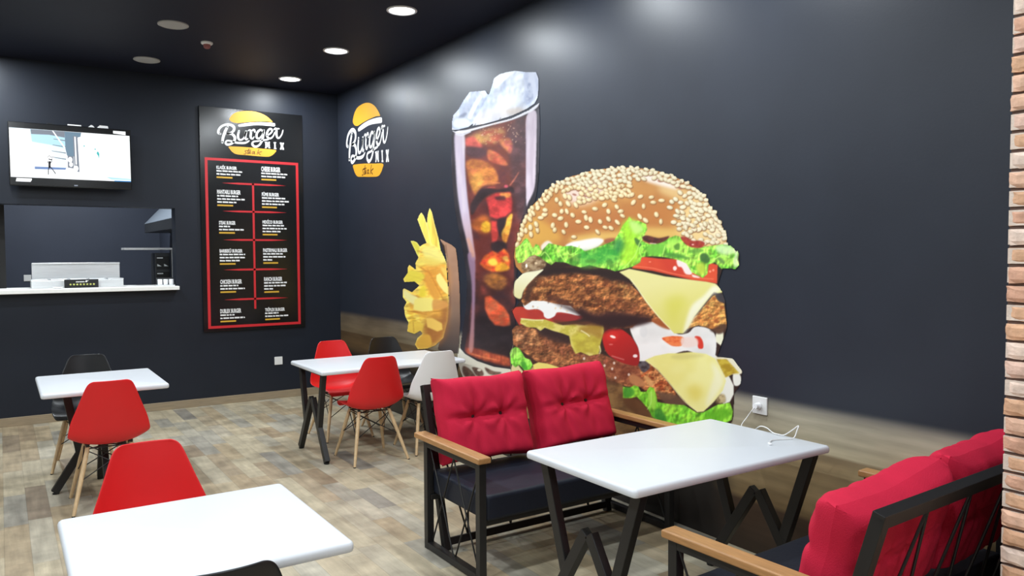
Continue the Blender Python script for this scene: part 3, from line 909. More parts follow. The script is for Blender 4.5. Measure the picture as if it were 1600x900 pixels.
    A.poly([(1120, 561), (1136, 561), (1146, 572), (1156, 583), (1146, 584), (1134, 590), (1127, 576)], (164, 132, 36), 1, 0.8, curve=False, tex=((196, 170, 60), n_meat2))
    A.poly([(1120, 516), (1131, 517), (1131, 530), (1127, 540), (1118, 533)], (226, 224, 196), 1, 0.4, curve=False)
    A.poly([(1120, 618), (1132, 616), (1134, 628), (1120, 630)], (190, 168, 120), 0.9, 1, tex=((110, 90, 60), n_fine))
    # mayonnaise, right
    A.poly([(985, 512), (992, 502), (1002, 499), (1020, 500), (1034, 504), (1046, 512), (1060, 522), (1076, 520), (1086, 511), (1100, 511), (1112, 516), (1118, 524), (1120, 540), (1116, 560), (1100, 562),
            (1075, 548), (1040, 558), (1010, 564), (996, 562), (998, 545), (990, 528)], (232, 230, 226), 1, 0.5, tex=((216, 214, 210), n_soft))
    A.blob(1006, 518, 6, (206, 206, 204), 0.6, 9)
    A.poly([(1035, 529), (1042, 526), (1055, 525), (1066, 526), (1070, 530), (1066, 540), (1054, 541), (1046, 538)], (216, 88, 44), 1, 0.6, tex=((232, 130, 76), n_meat2))
    A.poly([(1086, 526), (1094, 526), (1099, 534), (1099, 544), (1092, 544), (1090, 535)], (206, 60, 44), 1, 0.5)
    A.poly([(1066, 528), (1088, 528), (1090, 540), (1068, 542)], (230, 206, 196), 0.9, 1.2)
    # ketchup
    A.poly([(942, 530), (945, 519), (955, 513), (968, 513), (980, 520), (990, 530), (998, 545), (1000, 560), (996, 571), (980, 569), (962, 562), (948, 550)], (186, 34, 32), 1, 0.6, shade=((960, 520), (990, 570), (150, 34, 34)))
    A.blob(957, 525, 10, (206, 48, 42), 0.7, 8, 0, 1.0)
    A.blob(958, 526, 4.6, (246, 224, 214), 1, 2.0, 0.35)
    A.blob(955, 538, 3.4, (214, 110, 104), 0.8, 1.2)
    A.line([(956, 556), (966, 559), (976, 562)], 2.0, (206, 110, 104), 0.8)
    A.blob(993, 556, 3.6, (240, 228, 224), 0.95, 2.6)
    A.poly([(936, 500), (980, 505), (990, 512), (960, 513), (944, 520), (938, 512)], (70, 30, 28), 0.8, 3)
    # tomato 2, mayonnaise left, pickle slice
    A.poly([(800, 484), (806, 480), (815, 479), (830, 482), (905, 490), (914, 492), (900, 500), (860, 506), (830, 506), (812, 508), (804, 496)], (196, 66, 46), 1, 0.4, curve=False, tex=((168, 52, 44), n_soft))
    A.poly([(866, 492), (910, 490), (905, 500), (868, 502)], (138, 44, 44), 0.8, 1.5)
    A.poly([(818, 474), (822, 469), (832, 468), (846, 470), (858, 469), (868, 474), (882, 475), (897, 475), (904, 480), (911, 485), (914, 490), (904, 493), (890, 490), (872, 488), (867, 494), (858, 498),
            (851, 495), (849, 488), (840, 483), (826, 484), (820, 481)], (230, 229, 226), 1, 0.4)
    A.poly([(813, 505), (815, 497), (835, 499), (852, 499), (864, 503), (880, 508), (900, 506), (914, 508), (928, 504), (943, 504), (944, 518), (938, 540), (936, 553), (922, 556), (908, 550), (900, 553),
            (893, 540), (890, 525), (880, 521), (865, 517), (852, 512), (845, 517), (838, 512), (824, 511)], (186, 172, 68), 1, 0.5, curve=False, tex=((214, 200, 112), n_meat2))
    A.poly([(905, 512), (930, 505), (943, 506), (940, 530), (925, 524), (910, 522)], (150, 112, 44), 0.8, 3)
    A.poly([(866, 500), (900, 503), (940, 500), (940, 508), (900, 508), (872, 506)], (92, 54, 38), 0.8, 1.6)
    A.poly([(894, 524), (910, 520), (934, 530), (938, 546), (930, 552), (905, 548), (896, 540)], (196, 184, 66), 0.85, 1.5, tex=((170, 150, 52), n_meat))
    for pts in ([(814, 498), (834, 500), (850, 500)], [(908, 516), (918, 522), (922, 526)], [(937, 540), (939, 548), (937, 553)]):
        A.line(pts, 1.8, (228, 220, 170), 0.85)
    # patty 1
    A.poly([(815, 470), (820, 452), (826, 440), (836, 430), (850, 420), (868, 418), (890, 416), (910, 419), (930, 418), (950, 422), (972, 430), (990, 448), (1004, 462), (1020, 482), (1036, 502), (1048, 515),
            (1020, 503), (1000, 502), (988, 512), (960, 514), (940, 506), (925, 500), (905, 490), (892, 478), (866, 474), (850, 470), (832, 470), (820, 478)], (98, 54, 32), 1, 0.6, curve=False, tex=((176, 112, 64), n_crust), em=(e_meat, 0.5))
    A.poly([(840, 426), (860, 417), (900, 416), (950, 421), (978, 430), (985, 446), (962, 442), (930, 430), (895, 428), (866, 430), (846, 434)], (48, 34, 32), 0.92, 2.5)
    A.poly([(820, 470), (824, 448), (836, 434), (846, 432), (836, 446), (830, 460), (826, 472)], (66, 42, 34), 0.85, 2.2)
    A.poly([(905, 478), (930, 490), (960, 486), (1000, 492), (1022, 498), (1000, 506), (960, 512), (930, 504), (908, 494)], (58, 34, 34), 0.95, 3.5)
    A.poly([(856, 462), (880, 466), (900, 478), (880, 476), (858, 470)], (84, 48, 36), 0.8, 2.2)
    for pts, c in (([(840, 434), (850, 431), (856, 438), (852, 446), (844, 442)], (194, 142, 98)), ([(836, 446), (848, 444), (858, 440), (868, 438), (864, 450), (848, 456), (836, 456)], (190, 136, 78)),
                   ([(866, 440), (884, 438), (900, 446), (908, 462), (900, 470), (880, 458), (866, 452)], (176, 112, 62)), ([(914, 432), (922, 430), (927, 438), (922, 446), (913, 442)], (168, 98, 66)),
                   ([(926, 452), (940, 446), (956, 452), (966, 464), (950, 472), (932, 462)], (182, 120, 66)), ([(958, 440), (976, 438), (986, 450), (996, 464), (986, 474), (968, 462)], (196, 148, 84)),
                   ([(940, 466), (960, 468), (975, 476), (960, 482), (944, 476)], (152, 84, 56)), ([(972, 470), (990, 474), (1004, 486), (990, 490), (976, 484)], (150, 86, 58))):
        A.poly(pts, c, 0.62, 2.4, tex=((118, 68, 38), n_meat2), em=(e_meat, 0.45))
    for k in range(90):
        x, y = rng.uniform(832, 1000), rng.uniform(436, 486)
        A.blob(x, y, rng.uniform(0.7, 2.2), (214, 166, 104) if k % 3 else (86, 48, 34), 0.38, rng.uniform(0.6, 1.5), rng.uniform(0, 3))
    A.poly([(838, 430), (856, 419), (880, 416), (910, 419), (950, 421), (978, 430), (984, 440), (960, 436), (930, 428), (890, 425), (860, 428)], (40, 28, 28), 0.8, 2.2)
    A.poly([(868, 474), (905, 484), (930, 496), (965, 494), (1000, 496), (1020, 500), (1000, 508), (960, 513), (930, 505), (905, 492), (880, 480)], (44, 26, 28), 0.85, 2.5)
    A.poly([(1020, 498), (1036, 500), (1048, 514), (1036, 512), (1024, 505)], (156, 84, 44), 0.9, 1.2)
    # right end of patty 1
    A.poly([(1114, 463), (1120, 460), (1126, 470), (1132, 474), (1134, 490), (1137, 508), (1132, 516), (1124, 521), (1112, 514), (1092, 508), (1074, 514), (1082, 500), (1096, 484), (1106, 472)],
           (210, 158, 84), 1, 0.5, curve=False, tex=((168, 104, 52), n_meat2), em=(e_meat, 0.4))
    for x, y, r in ((1111, 493, 4), (1120, 502, 4), (1106, 480, 3), (1128, 480, 3.5), (1092, 496, 3), (1116, 466, 3)):
        A.blob(x, y, r, (158, 84, 44), 0.8, r * 0.7, 0.4, 0.8)
    A.poly([(1118, 457), (1126, 458), (1136, 464), (1136, 472), (1126, 472), (1120, 466)], (62, 58, 62), 0.95, 0.8)
    A.poly([(1128, 506), (1136, 508), (1136, 516), (1124, 522), (1110, 516), (1118, 512)], (70, 48, 40), 0.85, 1.2)
    # cheese
    A.poly([(850, 421), (838, 423), (824, 425), (813, 430), (806, 438), (803, 450), (803, 461), (809, 466), (815, 466), (818, 456), (826, 444), (838, 432)], (226, 222, 190), 1, 0.4, shade=((815, 430), (808, 466), (214, 206, 150)))
    A.poly([(968, 425), (984, 420), (1004, 424), (1040, 432), (1080, 437), (1105, 440), (1118, 443), (1127, 450), (1130, 457), (1122, 458), (1116, 456), (1102, 474), (1086, 494), (1076, 512), (1068, 521),
            (1054, 521), (1044, 510), (1028, 494), (1010, 472), (996, 450), (984, 436)], (220, 214, 146), 1, 0.4, curve=False, shade=((1040, 440), (1058, 500), (212, 206, 112)))
    A.poly([(1040, 470), (1062, 462), (1074, 474), (1060, 492), (1054, 508), (1044, 490)], (204, 200, 84), 0.7, 7)
    A.poly([(1080, 480), (1100, 462), (1116, 446), (1128, 454), (1112, 462), (1090, 490), (1074, 516), (1068, 520)], (234, 232, 212), 0.85, 2.5)
    A.line([(986, 436), (1010, 470), (1030, 495), (1048, 514)], 1.4, (236, 232, 190), 0.8)
    A.poly([(1008, 563), (1024, 556), (1045, 552), (1060, 552), (1080, 550), (1104, 553), (1118, 560), (1128, 578), (1135, 595), (1130, 610), (1116, 628), (1100, 643), (1090, 644), (1076, 632), (1060, 615), (1045, 596), (1028, 577)],
           (224, 216, 130), 1, 0.5, curve=False, tex=((230, 224, 150), n_soft))
    A.poly([(1074, 606), (1092, 602), (1100, 612), (1092, 626), (1080, 622)], (212, 194, 84), 0.7, 6)
    A.poly([(1112, 566), (1126, 580), (1132, 596), (1124, 612), (1104, 636), (1110, 606), (1116, 586)], (234, 230, 196), 0.8, 3)
    A.poly([(1048, 558), (1064, 552), (1100, 554), (1094, 558), (1064, 562)], (198, 188, 112), 0.6, 2)
    A.line([(1012, 564), (1030, 580), (1046, 598), (1062, 618), (1078, 634), (1092, 643)], 1.2, (238, 232, 170), 0.8)
    # tomato 1
    A.poly([(1004, 401), (1030, 404), (1060, 405), (1078, 412), (1108, 410), (1122, 414), (1121, 443), (1104, 440), (1080, 437), (1050, 430), (1020, 423), (988, 419), (992, 412), (1000, 408)], (212, 80, 50), 1, 0.4, curve=False,
           tex=((196, 62, 44), n_soft))
    A.line([(990, 416), (1020, 419), (1050, 427), (1090, 434), (1116, 436)], 1.4, (232, 130, 96), 0.7)
    A.poly([(1058, 406), (1068, 406), (1078, 418), (1082, 428), (1072, 428), (1066, 418), (1060, 416)], (236, 224, 220), 0.95, 0.8)
    A.blob(1055, 419, 3, (240, 226, 220), 0.9, 3.5)
    A.poly([(1082, 429), (1092, 432), (1094, 434), (1084, 433)], (236, 226, 222), 0.9, 0.6)
    A.blob(1016, 409, 2, (236, 150, 120), 0.8, 1)
    for x, y in ((1110, 424), (1115, 422)):
        A.blob(x, y, 1.8, (240, 160, 130), 0.8)
    # top bun
    bun = [(803, 402), (805, 384), (810, 367), (816, 352), (824, 335), (833, 320), (843, 310), (852, 300), (862, 290), (875, 283), (893, 275), (905, 272), (920, 267), (938, 264), (955, 262), (972, 261), (985, 261), (1000, 262),
           (1015, 264), (1030, 267), (1045, 272), (1060, 278), (1075, 285), (1090, 295), (1101, 305), (1110, 320), (1120, 335), (1128, 350), (1133, 362), (1136, 378), (1139, 392), (1100, 390), (1060, 384), (960, 392), (900, 396), (840, 400),
           (826, 424), (816, 427), (807, 417)]
    A.poly(bun, (192, 138, 76), layer='burger', curve=False, soft=0.3, tex=((176, 118, 64), n_soft))
    A.poly([(850, 350), (880, 330), (930, 326), (980, 330), (1000, 345), (960, 360), (900, 368), (860, 366)], (170, 104, 58), 0.8, 9)
    A.poly([(990, 320), (1040, 310), (1064, 330), (1050, 352), (1010, 356), (990, 340)], (176, 112, 58), 0.8, 7)
    A.poly([(812, 375), (826, 345), (850, 345), (880, 372), (850, 382), (818, 390)], (206, 158, 74), 0.8, 5)
    A.poly([(890, 372), (930, 364), (970, 362), (1010, 356), (1060, 358), (1080, 366), (1050, 374), (1000, 372), (940, 376), (900, 382)], (214, 178, 98), 0.85, 4)
    A.poly([(1070, 320), (1100, 315), (1126, 350), (1136, 386), (1100, 388), (1070, 372), (1060, 350)], (224, 200, 142), 0.85, 7)
    A.poly([(1030, 290), (1070, 295), (1100, 315), (1096, 330), (1060, 312), (1034, 302)], (222, 196, 140), 0.7, 5)
    A.poly([(880, 300), (910, 286), (940, 282), (946, 300), (920, 318), (894, 318)], (222, 206, 200), 0.85, 5)
    A.poly([(1000, 274), (1022, 272), (1046, 284), (1060, 296), (1040, 292), (1012, 284)], (232, 224, 216), 0.9, 2.5)
    A.poly([(1110, 335), (1124, 345), (1132, 372), (1120, 378), (1108, 358)], (230, 216, 184), 0.8, 4)
    for x, y in ((914, 306), (904, 298), (898, 304), (914, 293), (1031, 283), (1060, 291), (1063, 294)):
        A.blob(x, y, 3.4, (150, 90, 72), 0.8, 1.6, 0.3, 0.8)
    # sesame seeds: listed front ones, then the dense crown
    front = [(867, 336, .2), (876, 341, -.3), (886, 330, 1.2), (895, 336, .9), (904, 346, 0), (913, 331, .2), (916, 340, 1.4), (923, 343, 1.4), (938, 346, 1.1), (951, 342, 1), (965, 347, .8), (864, 352, 1.8), (867, 359, 1.9),
             (885, 351, 1.5), (881, 362, 1), (917, 355, .2), (934, 362, .9), (897, 370, 0), (946, 355, .3), (945, 320, -.6), (960, 312, .3), (964, 323, 1), (970, 330, -.2), (973, 337, .5), (840, 359, 1.4), (829, 355, 1.5), (851, 335, -.3),
             (845, 340, 0), (878, 330, 1.9), (990, 316, -.9), (1001, 307, -.4), (1018, 308, -.2), (1021, 316, 0), (1006, 322, 1.6), (1047, 324, .2), (1059, 330, .9), (1057, 337, .1), (1053, 347, 0), (1067, 341, .5), (1026, 335, 1.2),
             (1033, 346, 1.6), (1034, 313, 0), (1050, 315, .4), (1056, 311, .6), (1072, 355, 1.5), (1074, 367, .8), (988, 304, -.8), (1000, 338, 1.0), (1009, 344, .7), (951, 330, 1.3), (930, 326, .1), (888, 318, 1), (876, 318, 1.2), (900, 320, 1.1),
             (883, 306, 1.2), (890, 308, 1.2), (852, 328, 0), (870, 312, 1.5), (838, 350, 1.2), (822, 360, 1.5), (830, 366, 1.4), (815, 366, 1.4), (1082, 352, .6), (1086, 336, .3), (1096, 330, .2), (1102, 350, 1.2), (1092, 342, 1), (955, 356, .6)]
    dense = []
    bun_sl, bun_m = A.mask(bun, False)
    tries = 0
    while len(dense) < 250 and tries < 20000:
        tries += 1
        x, y = rng.uniform(806, 1138), rng.uniform(260, 384)
        xi, yi = int((x - AX0) * SS) - bun_sl[1].start, int((y - AY0) * SS) - bun_sl[0].start
        if not (0 <= xi < bun_m.shape[1] and 0 <= yi < bun_m.shape[0]) or bun_m[yi, xi] < 0.5:
            continue
        # distance below the outline of the crown
        colm = np.nonzero(bun_m[:, xi] > 0.5)[0]
        depth = (yi - colm[0]) / SS
        lim = 18 if 880 < x < 1010 else (13 if x < 880 else 12)
        if 905 < x < 985:
            lim = 46
        if depth > lim and not (x > 1060 and y > 300 and rng.random() < 0.12):
            continue
        if any((x - a) ** 2 + ((y - b) * 1.25) ** 2 < 38 for a, b, _ in dense):
            continue
        dense.append((x, y, rng.uniform(-0.6, 0.9) if x > 880 else rng.uniform(0.5, 2.0)))
    for x, y, an in sorted(dense, key=lambda s: s[1]) + front:
        b = rng.uniform(-10, 10)
        pale = 12 if y < 290 or x > 1040 else 0
        L1, L2 = rng.uniform(4.0, 5.2), rng.uniform(2.7, 3.4)
        A.blob(x + 0.5, y + 0.9, L1 * 1.12, (128, 82, 50), 0.85, L2 * 1.2, an, 0.4)
        A.blob(x, y, L1, (208 + b, 186 + b + pale, 138 + b + pale * 2), 1, L2, an, 0.28)
        A.blob(x - 0.7, y - 0.8, L1 * 0.6, (230, 216, 180 + pale), 0.8, L2 * 0.55, an, 0.7)
    sl, m = A.mask(bun, False)
    Lb = A.layer['burger']
    for x, y, an in dense:                  # seeds standing on the outline belong to the print too
        xi, yi = int((x - AX0) * SS), int((y - AY0) * SS)
        Lb[max(yi - 10, 0):yi + 10, max(xi - 12, 0):xi + 12] = np.maximum(Lb[max(yi - 10, 0):yi + 10, max(xi - 12, 0):xi + 12],
                                                                         (np.abs(A.img[max(yi - 10, 0):yi + 10, max(xi - 12, 0):xi + 12]).sum(-1) > 60).astype(np.float32))
    A.poly([(884, 385), (894, 378), (906, 376), (922, 373), (936, 372), (944, 376), (934, 386), (915, 392), (905, 390)], (228, 222, 218), 1, 1.0)
    A.poly([(846, 384), (856, 376), (864, 382), (858, 392), (848, 392)], (226, 218, 206), 0.9, 1)
    A.poly([(946, 374), (960, 372), (966, 378), (956, 382), (946, 380)], (150, 84, 62), 0.9, 1)
    A.poly([(815, 412), (824, 400), (842, 400), (854, 410), (848, 420), (830, 424), (818, 424)], (112, 84, 58), 0.95, 1.2, tex=((176, 152, 120), n_meat2))
    A.blob(823, 415, 1.6, (244, 240, 230), 1, 3.2)
    A.blob(838, 411, 2.4, (220, 196, 160), 0.9, 2)
    # top lettuce
    A.poly([(806, 388), (814, 382), (820, 374), (824, 372), (829, 380), (833, 388), (838, 381), (843, 384), (846, 393), (858, 380), (868, 382), (880, 385), (893, 384), (908, 388), (915, 393), (930, 388), (946, 382), (960, 376),
            (968, 364), (974, 352), (980, 345), (984, 338), (989, 345), (998, 345), (1010, 350), (1012, 358), (1008, 366), (1004, 376), (1016, 382), (1034, 378), (1046, 372), (1056, 368), (1064, 370), (1072, 380), (1090, 387),
            (1112, 384), (1130, 382), (1142, 383), (1148, 388), (1150, 396), (1153, 389), (1155, 398), (1153, 406), (1156, 414), (1150, 421), (1142, 420), (1128, 420), (1118, 410), (1108, 413), (1106, 428), (1099, 434), (1090, 430),
            (1081, 425), (1074, 412), (1060, 406), (1040, 402), (1020, 400), (1003, 402), (1001, 410), (988, 417), (974, 421), (962, 424), (950, 420), (935, 418), (922, 414), (908, 418), (893, 414), (884, 410), (868, 409),
            (862, 414), (852, 408), (845, 402), (836, 398), (826, 402), (818, 410), (810, 411), (806, 402)], (92, 170, 50), layer='burger', curve=False, soft=0.35, tex=((168, 222, 86), n_leaf), em=(e_leaf, 0.3))
    A.poly([(904, 396), (924, 392), (950, 384), (966, 390), (972, 402), (956, 410), (930, 416), (908, 416)], (52, 152, 60), 0.85, 4, tex=((96, 186, 72), n_leaf))
    A.poly([(960, 380), (972, 372), (980, 388), (970, 396), (962, 392)], (40, 120, 66), 0.8, 3)
    A.poly([(972, 356), (984, 342), (1000, 350), (1006, 362), (996, 372), (1000, 392), (996, 408), (978, 414), (970, 400), (976, 380)], (168, 222, 52), 0.8, 4)
    A.poly([(984, 344), (1000, 350), (1006, 360), (994, 366), (986, 356)], (190, 222, 140), 0.7, 2.5)
    A.poly([(1016, 384), (1038, 380), (1040, 392), (1024, 400), (1012, 396)], (110, 186, 64), 0.9, 2)
    A.poly([(1044, 376), (1060, 372), (1066, 384), (1054, 390), (1044, 386)], (170, 222, 90), 0.8, 2)
    A.poly([(1036, 396), (1060, 396), (1078, 404), (1064, 404), (1042, 400)], (74, 136, 54), 0.85, 1.6)
    A.poly([(1120, 384), (1142, 384), (1149, 394), (1136, 398), (1122, 394)], (206, 230, 176), 0.8, 2.2)
    A.poly([(1095, 398), (1104, 396), (1110, 405), (1106, 411), (1096, 408)], (62, 104, 50), 0.95, 1.0)
    A.poly([(1121, 402), (1130, 405), (1133, 412), (1126, 410)], (92, 132, 66), 0.9, 1.0)
    A.poly([(1076, 392), (1092, 388), (1100, 392), (1086, 396)], (96, 150, 60), 0.8, 1.2)
    A.poly([(1054, 384), (1062, 380), (1062, 390), (1056, 390)], (70, 120, 44), 0.8, 0.8)
    A.poly([(992, 372), (998, 374), (1003, 382), (1000, 386), (994, 380)], (66, 110, 54), 0.9, 0.8)
    A.poly([(1146, 389), (1154, 392), (1153, 404), (1155, 413), (1149, 418), (1146, 408), (1149, 398)], (222, 232, 190), 0.7, 1)
    A.poly([(1088, 414), (1098, 410), (1104, 418), (1100, 430), (1092, 428)], (188, 206, 70), 0.85, 2)
    for pts in ([(886, 388), (897, 387), (894, 391), (888, 391)], [(948, 408), (954, 405), (960, 414), (957, 420), (951, 414)], [(915, 407), (928, 405), (932, 409), (920, 411)], [(848, 392), (854, 392), (862, 404), (856, 402)],
                [(868, 396), (878, 410), (872, 408)], [(894, 402), (908, 396), (906, 408), (898, 416), (890, 412)], [(830, 390), (833, 394), (829, 397)]):
        A.poly(pts, (62, 112, 48), 0.55, 1.2)
    for pts in ([(808, 400), (814, 386), (822, 376), (828, 386), (834, 396), (838, 386), (842, 394)], [(846, 400), (852, 394), (860, 404), (864, 412)], [(870, 384), (876, 398), (884, 410)], [(886, 392), (892, 398), (902, 392), (906, 384)],
                [(1003, 402), (1000, 392), (1002, 384)], [(1008, 366), (1000, 380), (992, 400), (974, 420)], [(1040, 384), (1036, 398)], [(1072, 408), (1078, 418), (1088, 424)], [(1110, 412), (1126, 400), (1140, 402)]):
        A.line(pts, 1.8, (186, 236, 110), 0.75, 0.5)
    # bacon and relish between bun and leaf
    A.poly([(1004, 371), (1012, 368), (1030, 372), (1046, 369), (1040, 376), (1026, 381), (1010, 378)], (92, 44, 38), 0.97, 0.7, tex=((60, 34, 34), n_fine))
    A.line([(1016, 380), (1026, 381)], 1.4, (222, 200, 190), 0.8)
    A.poly([(1064, 371), (1072, 370), (1082, 376), (1094, 376), (1102, 380), (1096, 387), (1080, 386), (1070, 380)], (168, 62, 44), 0.97, 0.7, tex=((140, 40, 40), n_fine))
    A.blob(1083, 382, 2, (236, 180, 170), 0.9, 1.2)
    return A


ART = paint_mural()
PRINT_GAIN = 1.26


def mural_part(name, layer, x_off, parent, label, material):
    """the painted figure as a fine sheet lying on the wall, coloured point by point"""
    # columns closer together where the wall is nearer
    us = np.arange(AX0, AX1, 0.8)
    vmid = 400.0
    Hinv = np.linalg.inv(ART_H)
    pu = Hinv @ np.stack([us, np.full_like(us, vmid), np.ones_like(us)])
    ys = pu[0] / pu[2]
    zs = np.arange(0.36, 3.2, 0.0036)
    ms = ART.layer[layer]
    YY, ZZ = np.meshgrid(ys, zs)
    q = ART_H @ np.stack([YY.ravel(), ZZ.ravel(), np.ones(YY.size)])
    ax = ((q[0] / q[2]) - AX0) * SS - 0.5
    ay = ((q[1] / q[2]) - AY0) * SS - 0.5
    ok = (ax >= 1) & (ax < ART.w - 2) & (ay >= 1) & (ay < ART.h - 2)
    ix, iy = np.clip(ax, 1, ART.w - 3).astype(int), np.clip(ay, 1, ART.h - 3).astype(int)
    inside = (ms[iy, ix] > 0.5) & ok
    if layer != 'burger':
        inside &= ART.layer['burger'][iy, ix] < 0.5
    if layer == 'fries':
        inside &= True
    if layer == 'cola':
        inside &= ART.layer['fries'][iy, ix] < 0.5
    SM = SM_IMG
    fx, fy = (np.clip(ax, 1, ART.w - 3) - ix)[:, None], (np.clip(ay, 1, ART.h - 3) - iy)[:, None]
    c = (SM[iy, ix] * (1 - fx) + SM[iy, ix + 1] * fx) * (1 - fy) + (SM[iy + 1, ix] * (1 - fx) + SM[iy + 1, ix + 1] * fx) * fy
    c = np.clip(c / 255.0, 0, 1)
    lin = np.where(c <= 0.04045, c / 12.92, ((c + 0.055) / 1.055) ** 2.4)
    nz, ny = YY.shape
    ins = inside.reshape(nz, ny)
    quad = ins[:-1, :-1] & ins[1:, :-1] & ins[:-1, 1:] & ins[1:, 1:]
    qi, qj = np.nonzero(quad)
    a = qi * ny + qj
    # columns run towards smaller y, so this winding faces the room
    F = np.stack([a, a + 1, a + ny + 1, a + ny], 1)
    used = np.unique(F)
    remap = np.full(nz * ny, -1)
    remap[used] = np.arange(len(used))
    F = remap[F]
    V = np.stack([np.full(len(used), XR - x_off), YY.ravel()[used], ZZ.ravel()[used]], 1)
    me = bpy.data.meshes.new(name)
    me.vertices.add(len(V))
    me.vertices.foreach_set('co', V.astype(np.float32).ravel())
    me.loops.add(F.size)
    me.loops.foreach_set('vertex_index', F.astype(np.int32).ravel())
    me.polygons.add(len(F))
    me.polygons.foreach_set('loop_start', np.arange(0, F.size, 4, dtype=np.int32))
    me.polygons.foreach_set('loop_total', np.full(len(F), 4, np.int32))
    me.update(calc_edges=True)
    me.validate()
    at = me.color_attributes.new('paint', 'FLOAT_COLOR', 'POINT')
    rgba = np.concatenate([lin[used], np.ones((len(used), 1))], 1).astype(np.float32)
    at.data.foreach_set('color', rgba.ravel())
    me.materials.append(material)
    o = bpy.data.objects.new(name, me)
    COL.objects.link(o)
    o.parent = parent
    o['label'] = label
    return o


# light smoothing so that print edges are not jagged
SM_IMG = np.stack([blur(ART.img[..., k], 1) for k in range(3)], -1)
# print colours darkened towards the top to offset the stronger lamp light there
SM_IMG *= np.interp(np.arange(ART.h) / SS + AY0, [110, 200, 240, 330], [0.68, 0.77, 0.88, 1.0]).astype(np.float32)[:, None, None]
M_print = attr_mat('photo_print', 0.5, 0.35, PRINT_GAIN)
mural = thing('wall_mural', 'large food mural printed on the dark right-hand wall, with burger, cola and fries', 'mural', (0, 0, 0))
mb = MB()
mb.add([(XR - 0.0015, 1.2, 0.002), (XR - 0.0015, YB - 0.001, 0.002), (XR - 0.0015, YB - 0.001, 1.06), (XR - 0.0015, 1.2, 1.06)], [(0, 1, 2, 3)])
mb.build('wood_picture', wood_print_material(), mural)['label'] = 'printed wooden table top along the foot of the mural'
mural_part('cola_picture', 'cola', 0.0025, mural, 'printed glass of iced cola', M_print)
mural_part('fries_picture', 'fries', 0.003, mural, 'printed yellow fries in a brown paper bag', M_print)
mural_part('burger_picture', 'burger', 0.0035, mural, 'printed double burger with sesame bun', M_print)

# ------------------------------------------------------------------ printed shop logo (used on the mural and on the menu board)
LOGO_STROKES = [   # outline units of the drawing, stroke widths
    ([(152, 468), (122, 450), (128, 400), (170, 345), (250, 312), (325, 322), (372, 362), (362, 420), (310, 455), (258, 466)], [40, 52, 46, 44, 44, 52, 52, 46, 38, 34]),
    ([(268, 352), (232, 420), (196, 530), (186, 608)], [44, 54, 54, 46]),
    ([(262, 465), (338, 472), (384, 525), (372, 590), (322, 634), (262, 645), (236, 618), (258, 582), (320, 586), (400, 612), (500, 620), (566, 612), (618, 584)], [34, 46, 54, 48, 42, 44, 38, 32, 32, 38, 42, 38, 22]),
    ([(452, 420), (436, 500), (452, 558), (490, 566), (538, 528), (566, 436)], [42, 44, 40, 34, 30, 34]),
    ([(568, 430), (556, 510), (568, 560), (596, 548)], [44, 44, 34, 20]),
    ([(606, 412), (634, 404), (650, 440), (642, 500), (652, 540), (676, 548), (700, 518)], [20, 30, 42, 44, 38, 28, 18]),
    ([(652, 446), (674, 408), (704, 402), (714, 434)], [18, 28, 34, 34]),
    ([(852, 428), (804, 402), (752, 450), (742, 522), (784, 544), (834, 492), (862, 412)], [30, 38, 42, 42, 34, 28, 30]),
    ([(864, 412), (850, 520), (822, 606), (772, 664), (712, 678), (672, 640), (690, 598), (762, 588), (860, 572), (942, 560)], [40, 42, 40, 38, 44, 44, 32, 26, 32, 26]),
    ([(904, 498), (960, 472), (1004, 424), (984, 386), (944, 402), (916, 462), (926, 520), (968, 544), (1018, 512), (1052, 440)], [26, 28, 34, 34, 38, 44, 42, 34, 26, 22]),
    ([(1040, 396), (1060, 376), (1080, 400), (1078, 470), (1092, 526), (1126, 534), (1168, 480), (1192, 406)], [26, 28, 36, 40, 38, 28, 24, 18]),
    ([(1082, 402), (1100, 382), (1122, 384)], [24, 28, 24]),
]
LOGO_SLAB = [      # M I X in slab letters
    [[(880, 600), (926, 600), (926, 618), (938, 618), (938, 600), (968, 600), (966, 618), (962, 622), (966, 690), (972, 694), (972, 710), (944, 708), (942, 650), (930, 690), (922, 690), (908, 648), (910, 706), (882, 704), (882, 690), (890, 686), (888, 618), (880, 614)]],
    [[(1030, 604), (1072, 606), (1072, 622), (1064, 626), (1068, 702), (1078, 706), (1078, 722), (1034, 718), (1034, 704), (1042, 700), (1038, 626), (1030, 620)]],
    [[(1136, 612), (1168, 613), (1174, 634), (1182, 614), (1208, 615), (1208, 630), (1192, 668), (1208, 712), (1210, 732), (1182, 731), (1172, 700), (1164, 730), (1140, 728), (1140, 712), (1156, 668), (1140, 630)]],
]
LOGO_TOP = [(300, 236), (304, 205), (345, 150), (425, 106), (530, 91), (650, 91), (760, 110), (870, 152), (950, 206), (1008, 262), (1000, 272), (930, 264), (820, 263), (700, 267), (560, 277), (430, 289), (345, 272)]
LOGO_BAND = [(440, 334), (448, 316), (560, 291), (700, 277), (850, 276), (980, 283), (1046, 294), (1056, 316), (1046, 342), (950, 336), (820, 326), (700, 326), (560, 341), (462, 350)]
LOGO_BOT = [(288, 678), (400, 678), (600, 690), (850, 714), (1062, 736), (1052, 780), (1002, 824), (930, 846), (750, 836), (560, 819), (420, 806), (350, 772), (308, 724)]
LOGO_STEAK = [[(576, 742), (552, 750), (560, 768), (572, 784), (556, 802), (534, 800)], [(618, 712), (600, 756), (592, 792), (604, 798)], [(580, 744), (646, 738)], [(612, 782), (640, 772), (634, 756), (616, 768), (614, 792), (646, 790)],
              [(706, 764), (680, 764), (668, 784), (682, 798), (704, 778)], [(710, 762), (700, 790), (716, 800)], [(782, 722), (762, 770), (750, 806)], [(826, 762), (772, 782), (806, 812)]]


